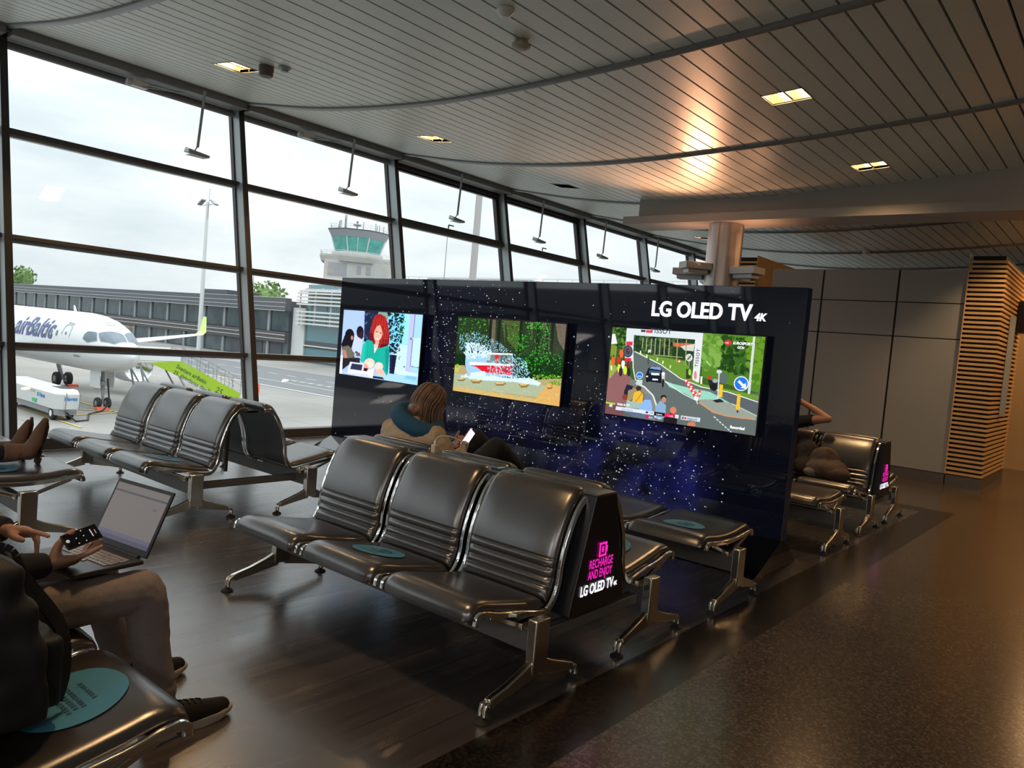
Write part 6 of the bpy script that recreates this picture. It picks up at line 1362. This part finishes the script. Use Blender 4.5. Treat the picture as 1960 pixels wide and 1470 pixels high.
mb = MB(); mb.tube([(-.05, 0, .44), (-.05, .02, .50), (.04, .06, .50), (.05, .06, .44)], .012, 8); mk('handle', mb, 'bag_black', BP, smooth=True)

# --- person in brown ankle boots, feet on the bench
P2 = thing('person', 'person with feet up on the bench, in brown suede ankle boots and dark jeans', 'person', (0, 0, 0))
legs = [(V3(-5.68, .60, .56), V3(-5.72, 1.08, .575), V3(-5.72, 1.56, .555), V3(-5.665, 1.89, .515), V3(-5.61, 1.94, .74)), (V3(-5.90, .60, .56), V3(-5.94, 1.08, .575), V3(-5.90, 1.56, .545), V3(-5.86, 1.86, .50), V3(-5.82, 1.91, .70))]
def body2(mb):
    for h_, k_, s_, a_, t_ in legs: chain(mb, [(h_, .07), (k_, .05), (s_, .04), (a_, .034), (t_, .02)])
    chain(mb, [(V3(-5.79, .56, .56), .12), (V3(-5.79, .42, .80), .12), (V3(-5.79, .40, .98), .11), (V3(-5.79, .42, 1.14), .05), (V3(-5.79, .44, 1.22), .05)])
    for q in (-1, 1): chain(mb, [(V3(-5.79 + q * .17, .42, 1.04), .05), (V3(-5.79 + q * .24, .52, .80), .038), (V3(-5.79 + q * .10, .72, .70), .026)]); hand(mb, V3(-5.79 + q * .10, .72, .70), V3(-q * .3, .9, -.1), V3(0, 0, -1), -q)
    body2.at, body2.R = head(mb, V3(-5.79, .46, 1.29), (0, 1, -.2), (0, .2, 1))
organic('body', body2, 'skin', P2, voxel=.009, smooth_it=3); eyes(P2, body2.at, body2.R)
def jeans2(mb):
    for h_, k_, s_, a_, t_ in legs: chain(mb, [(h_, .095), (k_, .072), (s_, .062), (s_ * .55 + a_ * .45, .058)])
    chain(mb, [(V3(-5.68, .57, .56), .11), (V3(-5.90, .57, .56), .11)])
organic('jeans', jeans2, 'jeans', P2, voxel=.010, smooth_it=4, disp=(.1, .012))
def top2(mb):
    chain(mb, [(V3(-5.79, .52, .60), .14), (V3(-5.79, .42, .80), .145), (V3(-5.79, .40, 1.0), .14), (V3(-5.79, .42, 1.12), .06)])
    for q in (-1, 1): chain(mb, [(V3(-5.79 + q * .17, .42, 1.04), .07), (V3(-5.79 + q * .24, .52, .80), .055), (V3(-5.79 + q * .13, .68, .72), .042)])
organic('jumper', top2, 'navy_knit', P2, voxel=.012, smooth_it=4)
def hair2(mb): mb.ell((-5.79, .43, 1.32), (.09, .105, .10)); mb.ell((-5.79, .38, 1.22), (.08, .06, .12))
organic('hair', hair2, 'hair_brown', P2, voxel=.012)
for i, (h_, k_, s_, a_, t_) in enumerate(legs):
    def bt(mb):
        side = (a_ - s_).normalized(); chain(mb, [(s_ * .35 + a_ * .65 + V3(0, 0, .01), .056), (a_ + V3(0, -.01, .025), .052), (a_ * .6 + t_ * .4, .046), (a_ * .25 + t_ * .75, .036), (t_ + V3(.004, .01, .015), .020)])
        mb.tube([s_ * .45 + a_ * .55 + V3(0, 0, .008), s_ * .2 + a_ * .8 + V3(0, 0, .01)], .058, 20)
    b_ = organic('ankle_boot', bt, 'suede', P2, voxel=.006, smooth_it=3)
    f_ = (t_ - a_).normalized(); mb = MB(); o_ = V3(0, .038, -.006)
    P_ = [(a_ + f_ * d_ + o_ * q_, w_) for d_, w_, q_ in ((-.035, .030, 1.25), (.02, .034, 1.25), (.08, .034, .95), (.15, .040, .95), (.21, .034, .75), (.265, .012, .35))]
    vs = []
    for p, w_ in P_: vs += [p + V3(-w_, -.004, 0), p + V3(w_, -.004, 0), p + V3(w_, .006, 0), p + V3(-w_, .006, 0)]
    mb.add(vs, [(j*4+q, j*4+(q+1) % 4, (j+1)*4+(q+1) % 4, (j+1)*4+q) for j in range(5) for q in range(4)] + [(0, 3, 2, 1), (20, 21, 22, 23)])
    mb.bar(a_ + f_ * -.03 + o_ * 1.2, a_ + f_ * -.03 + o_ * 1.75, .06, .05, up=tuple(f_)); mk('sole', mb, mat('boot_sole', (.03, .02, .015), .6), b_)
rebase(P2, (-5.79, .58, .45))

# --- woman with the neck pillow
P3 = thing('person', 'woman seen from behind in tan coat with teal neck pillow, looking at her phone', 'person', (0, 0, 0))
q_hR, q_kR, q_aR = V3(-3.50, 3.66, .52), V3(-3.375, 3.99, .825), V3(-3.40, 4.43, .50); q_hL, q_kL, q_aL = V3(-3.68, 3.66, .52), V3(-3.60, 4.03, .845), V3(-3.58, 4.46, .50)
q_hd = V3(-3.655, 3.60, 1.075); q_sR, q_eR, q_wR = V3(-3.49, 3.50, .885), V3(-3.40, 3.58, .70), V3(-3.475, 3.755, .790); q_sL, q_eL, q_wL = V3(-3.87, 3.47, .885), V3(-3.90, 3.62, .70), V3(-3.62, 3.82, .80)
def body3(mb):
    for h_, k_, a_ in ((q_hR, q_kR, q_aR), (q_hL, q_kL, q_aL)): chain(mb, [(h_, .07), (k_, .048), (a_, .032), (a_ + V3(0, .14, -.02), .026)])
    chain(mb, [(V3(-3.59, 3.62, .53), .11), (V3(-3.64, 3.52, .72), .10), (V3(-3.68, 3.48, .86), .10), (V3(-3.68, 3.50, .97), .045), (V3(-3.67, 3.55, 1.03), .045)]); chain(mb, [(q_sR, .045), (q_sL, .045)])
    for s_, e_, w_ in ((q_sR, q_eR, q_wR), (q_sL, q_eL, q_wL)): chain(mb, [(s_, .042), (e_, .034), (w_, .022)])
    hand(mb, q_wR, V3(-.15, .25, .42), V3(-.8, .1, .0), 1, curls=(30, 38, 44, 48), k=.9); hand(mb, q_wL, V3(.60, -.1, .25), V3(.1, -.8, .4), 1, curls=(20, 30, 36, 42), k=.9)
    body3.at, body3.R = head(mb, q_hd, (.35, .75, -.55), (.1, .5, .85), 1.05)
organic('body', body3, 'skin2', P3, voxel=.006, smooth_it=3); eyes(P3, body3.at, body3.R, 1.05)
def pants3(mb):
    for h_, k_, a_ in ((q_hR, q_kR, q_aR), (q_hL, q_kL, q_aL)): chain(mb, [(h_, .092), (k_ + V3(0, -.01, -.01), .070), (k_ * .5 + a_ * .5, .060), (a_, .045)])
    chain(mb, [(q_hR, .10), (q_hL, .10)])
organic('trousers', pants3, 'black_cloth', P3, voxel=.010, smooth_it=4, disp=(.08, .012))
def coat3(mb):
    chain(mb, [(V3(-3.60, 3.58, .55), .15), (V3(-3.66, 3.50, .70), .145), (V3(-3.68, 3.46, .84), .135), (V3(-3.68, 3.49, .93), .09)]); chain(mb, [(q_sL + V3(.01, 0, -.02), .088), (V3(-3.68, 3.46, .88), .11), (q_sR + V3(-.01, 0, -.02), .088)])
    for s_, e_, w_ in ((q_sR, q_eR, q_wR), (q_sL, q_eL, q_wL)): chain(mb, [(s_, .078), (e_, .064), (e_ * .25 + w_ * .75, .048)])
    mb.ell((-3.70, 3.41, .845), (.16, .07, .06))          # the hood lying on the back
    mb.ell((-3.80, 3.42, .82), (.10, .08, .07)); mb.ell((-3.60, 3.41, .80), (.12, .07, .06))
organic('coat', coat3, 'coat_tan', P3, voxel=.009, smooth_it=3, disp=(.045, .022))
def pil3(mb):
    pts = []
    for i in range(25):
        a = math.radians(55 + i * 290 / 24 + 90); pts.append(V3(-3.67 + .135 * math.cos(a), 3.505 + .115 * math.sin(a), .968 - .42 * .135 * math.cos(a)))
    mb.tube(pts, .060, 18); mb.ell(pts[0], (.060, .060, .060)); mb.ell(pts[-1], (.060, .060, .060))
organic('neck_pillow', pil3, 'pillow_blue', P3, voxel=.008, smooth_it=3)
# hair: a smooth mass combed into strands
at3, R3_ = body3.at, body3.R
def hairmass(mb):
    mb.ell(at3(0, -.022, .026), (.098, .112, .110), R3_); mb.ell(at3(0, -.062, -.03), (.083, .060, .085), R3_); mb.ell(at3(0, -.075, -.085), (.080, .045, .060), R3_)
hm = organic('hair', hairmass, 'hair_brown', P3, voxel=.008, smooth_it=3, disp=(.02, .008))
mb = MB(); rr_ = random.Random(3)
for i in range(190):
    a = rr_.uniform(-2.3, 2.3) - PI / 2      # azimuth around the back of the head
    ca, sa = math.cos(a), math.sin(a); j = rr_.uniform(-.005, .006)
    top = at3(ca * .012, sa * .02 - .01, .133 + j * .4)
    m1 = at3(ca * (.066 + j), sa * (.082 + j) - .020, .100); m2 = at3(ca * (.090 + j), sa * (.108 + j) - .02, .03); m3 = at3(ca * (.092 + j), sa * (.104 + j) - .02, -.045)
    L = rr_.uniform(.11, .165) + (.06 if ca > .6 else 0); e_ = m3 + V3(0, .012, -1).normalized() * (L - .045) + V3(rr_.uniform(-.008, .008), rr_.uniform(-.006, .006), 0)
    P_ = spline([top, m1, m2, m3, e_], 4); n_ = len(P_); mb.tube(P_, [.0052 * (1 - .55 * abs(2 * k_ / (n_ - 1) - .8)) for k_ in range(n_)], 5)
mk('hair_strands', mb, 'hair_brown', hm, smooth='all')
mb = MB()
for i in range(26):
    x = rr_.uniform(.075, .095); y = rr_.uniform(.02, .06); s0 = at3(x * .95, y, -.01); mb.tube(spline([at3(x * .8, y - .02, .06), s0, s0 + V3(.0, .01, -.10), s0 + V3(rr_.uniform(-.01, .015), .02, -.21)], 4), .0035, 5)
mk('front_lock', mb, 'hair_brown', hm, smooth='all')
mb = MB(); mb.ell(at3(.0, .088, -.070), (.055, .030, .035), R3_); mk('face_mask', mb, 'plastic_white', P3, smooth='all')
for a_ in (q_aR, q_aL):
    def sh3(mb): chain(mb, [(a_ + V3(0, -.02, -.012), .040), (a_ + V3(0, .10, -.02), .036), (a_ + V3(0, .17, -.022), .030)])
    organic('shoe', sh3, 'shoe_black', P3, voxel=.008)
rebase(P3, (-3.59, 3.62, .45))
M['phone_white'] = mat('lit_screen', (.8, .8, .85), .3, emit=(.86, .84, .92), es=.9)
slab_phone('mobile_phone', 'phone in red case with bright white screen in the woman\'s hands', (-3.485, 3.80, .868), _rt * .42 + _up * .62 + _fw * .3, _rt * -.40 + _up * .20 - _fw * .50, .135, .066, mat('red_case', (.45, .05, .06), .5), 'phone_white')
# charger plug and its cable
CG = thing('phone_charger', 'beige charger plug standing on the charging console behind the woman', 'charger', (-3.10, 3.11, .869))
mb = MB(); mb.box(-.016, .016, -.016, .016, 0, .050); mk('plug_body', mb, mat('charger_beige', (.62, .50, .40), .5), CG, bevel=.004)
mb = MB(); mb.box(-.007, .007, -.005, .005, .050, .072); mk('usb_tip', mb, 'plastic_white', CG, bevel=.002)
mb = MB(); mb.tube(spline([(-3.10, 3.11, .938), (-3.095, 3.12, .958), (-3.07, 3.14, .972), (-3.03, 3.18, .968), (-3.00, 3.23, .94), (-3.03, 3.30, .905), (-3.16, 3.42, .885), (-3.35, 3.62, .85), (-3.47, 3.77, .835)], 6), .0035, 8); tag(mk('charging_cable', mb, mat('cable_beige', (.60, .50, .38), .5), smooth=True), 'thin beige cable arching from the charger plug to the woman\'s phone', 'cable')

# --- person behind the display wall, hands behind the head
P4 = thing('person', 'person behind the display wall with bare elbow raised, hands behind the head', 'person', (0, 0, 0))
cx = -2.92
def body4(mb):
    chain(mb, [(V3(cx, 8.02, .54), .12), (V3(cx, 8.16, .74), .11), (V3(cx, 8.20, .90), .11), (V3(cx, 8.20, 1.03), .05), (V3(cx, 8.17, 1.10), .05)])
    for q in (-1, 1):
        chain(mb, [(V3(cx + q * .17, 8.20, .97), .050), (V3(cx + q * .43, 8.18, 1.025), .040)]); chain(mb, [(V3(cx + q * .43, 8.18, 1.025), .038), (V3(cx + q * .28, 8.22, 1.10), .036), (V3(cx + q * .12, 8.26, 1.165), .026)]); hand(mb, V3(cx + q * .12, 8.26, 1.165), V3(-q * .9, .15, .1), V3(0, -1, 0), -q, curls=(14, 18, 20, 24), k=.95)
        chain(mb, [(V3(cx + q * .10, 7.98, .53), .072), (V3(cx + q * .14, 7.55, .55), .05), (V3(cx + q * .14, 7.50, .10), .034), (V3(cx + q * .15, 7.38, .05), .028)])
    body4.at, body4.R = head(mb, V3(cx, 8.15, 1.17), (0, -1, .05), (0, 0, 1))
organic('body', body4, 'skin', P4, voxel=.008, smooth_it=3); eyes(P4, body4.at, body4.R)
def shirt4(mb):
    chain(mb, [(V3(cx, 8.04, .56), .135), (V3(cx, 8.16, .74), .13), (V3(cx, 8.20, .92), .125), (V3(cx, 8.20, 1.0), .06)])
    for q in (-1, 1): chain(mb, [(V3(cx + q * .14, 8.20, .96), .070), (V3(cx + q * .24, 8.195, .985), .058)]); mb.tube([V3(cx + q * .17, 8.20, .97), V3(cx + q * .28, 8.19, .995)], [.06, .062], 18)
organic('t_shirt', shirt4, 'navy_knit', P4, voxel=.010, smooth_it=3)
def tr4(mb):
    for q in (-1, 1): chain(mb, [(V3(cx + q * .10, 7.98, .53), .09), (V3(cx + q * .14, 7.55, .555), .068), (V3(cx + q * .14, 7.50, .14), .052)])
organic('trousers', tr4, 'jeans', P4, voxel=.012)
def hr4(mb): mb.ell((cx, 8.17, 1.20), (.086, .10, .09))
organic('hair', hr4, 'black_cloth', P4, voxel=.01)
for q in (-1, 1):
    def s4(mb): chain(mb, [(V3(cx + q * .14, 7.52, .052), .045), (V3(cx + q * .15, 7.32, .045), .038)])
    organic('shoe', s4, 'shoe_black', P4, voxel=.01)
rebase(P4, (cx, 8.0, .45))
B1 = thing('travel_bag', 'slumped brown bag lying on the seat of the far row', 'bag', (-2.36, 7.93, .435))
def b1(mb): mb.ell((0, 0, .10), (.20, .17, .11)); mb.ell((-.06, .05, .20), (.15, .10, .12)); mb.ell((.09, -.04, .08), (.14, .14, .08)); mb.ell((-.10, .0, .10), (.12, .14, .10))
organic('bag_body', b1, 'bag_brown', B1, voxel=.012, smooth_it=4, disp=(.09, .03))
def b1p(mb): mb.ell((-.12, -.10, .07), (.09, .06, .05))
organic('light_lining', b1p, mat('pale_lining', (.20, .19, .19), .8), B1, voxel=.008, disp=(.03, .012))
mb = MB(); mb.tube(spline([(-.10, .05, .26), (-.12, .12, .36), (-.18, .16, .30), (-.16, .10, .20)], 5), .009, 8); mk('strap', mb, 'bag_brown', B1, smooth=True)
B2 = thing('travel_bag', 'dark brown bag leaning on the backrest in the far row beside the raised elbow', 'bag', (-2.62, 8.06, .42))
def b2(mb): mb.ell((0, .03, .18), (.13, .09, .19)); mb.ell((0, -.03, .10), (.14, .11, .10))
organic('bag_body', b2, mat('dark_canvas', (.035, .027, .022), .8), B2, voxel=.012, disp=(.08, .03))
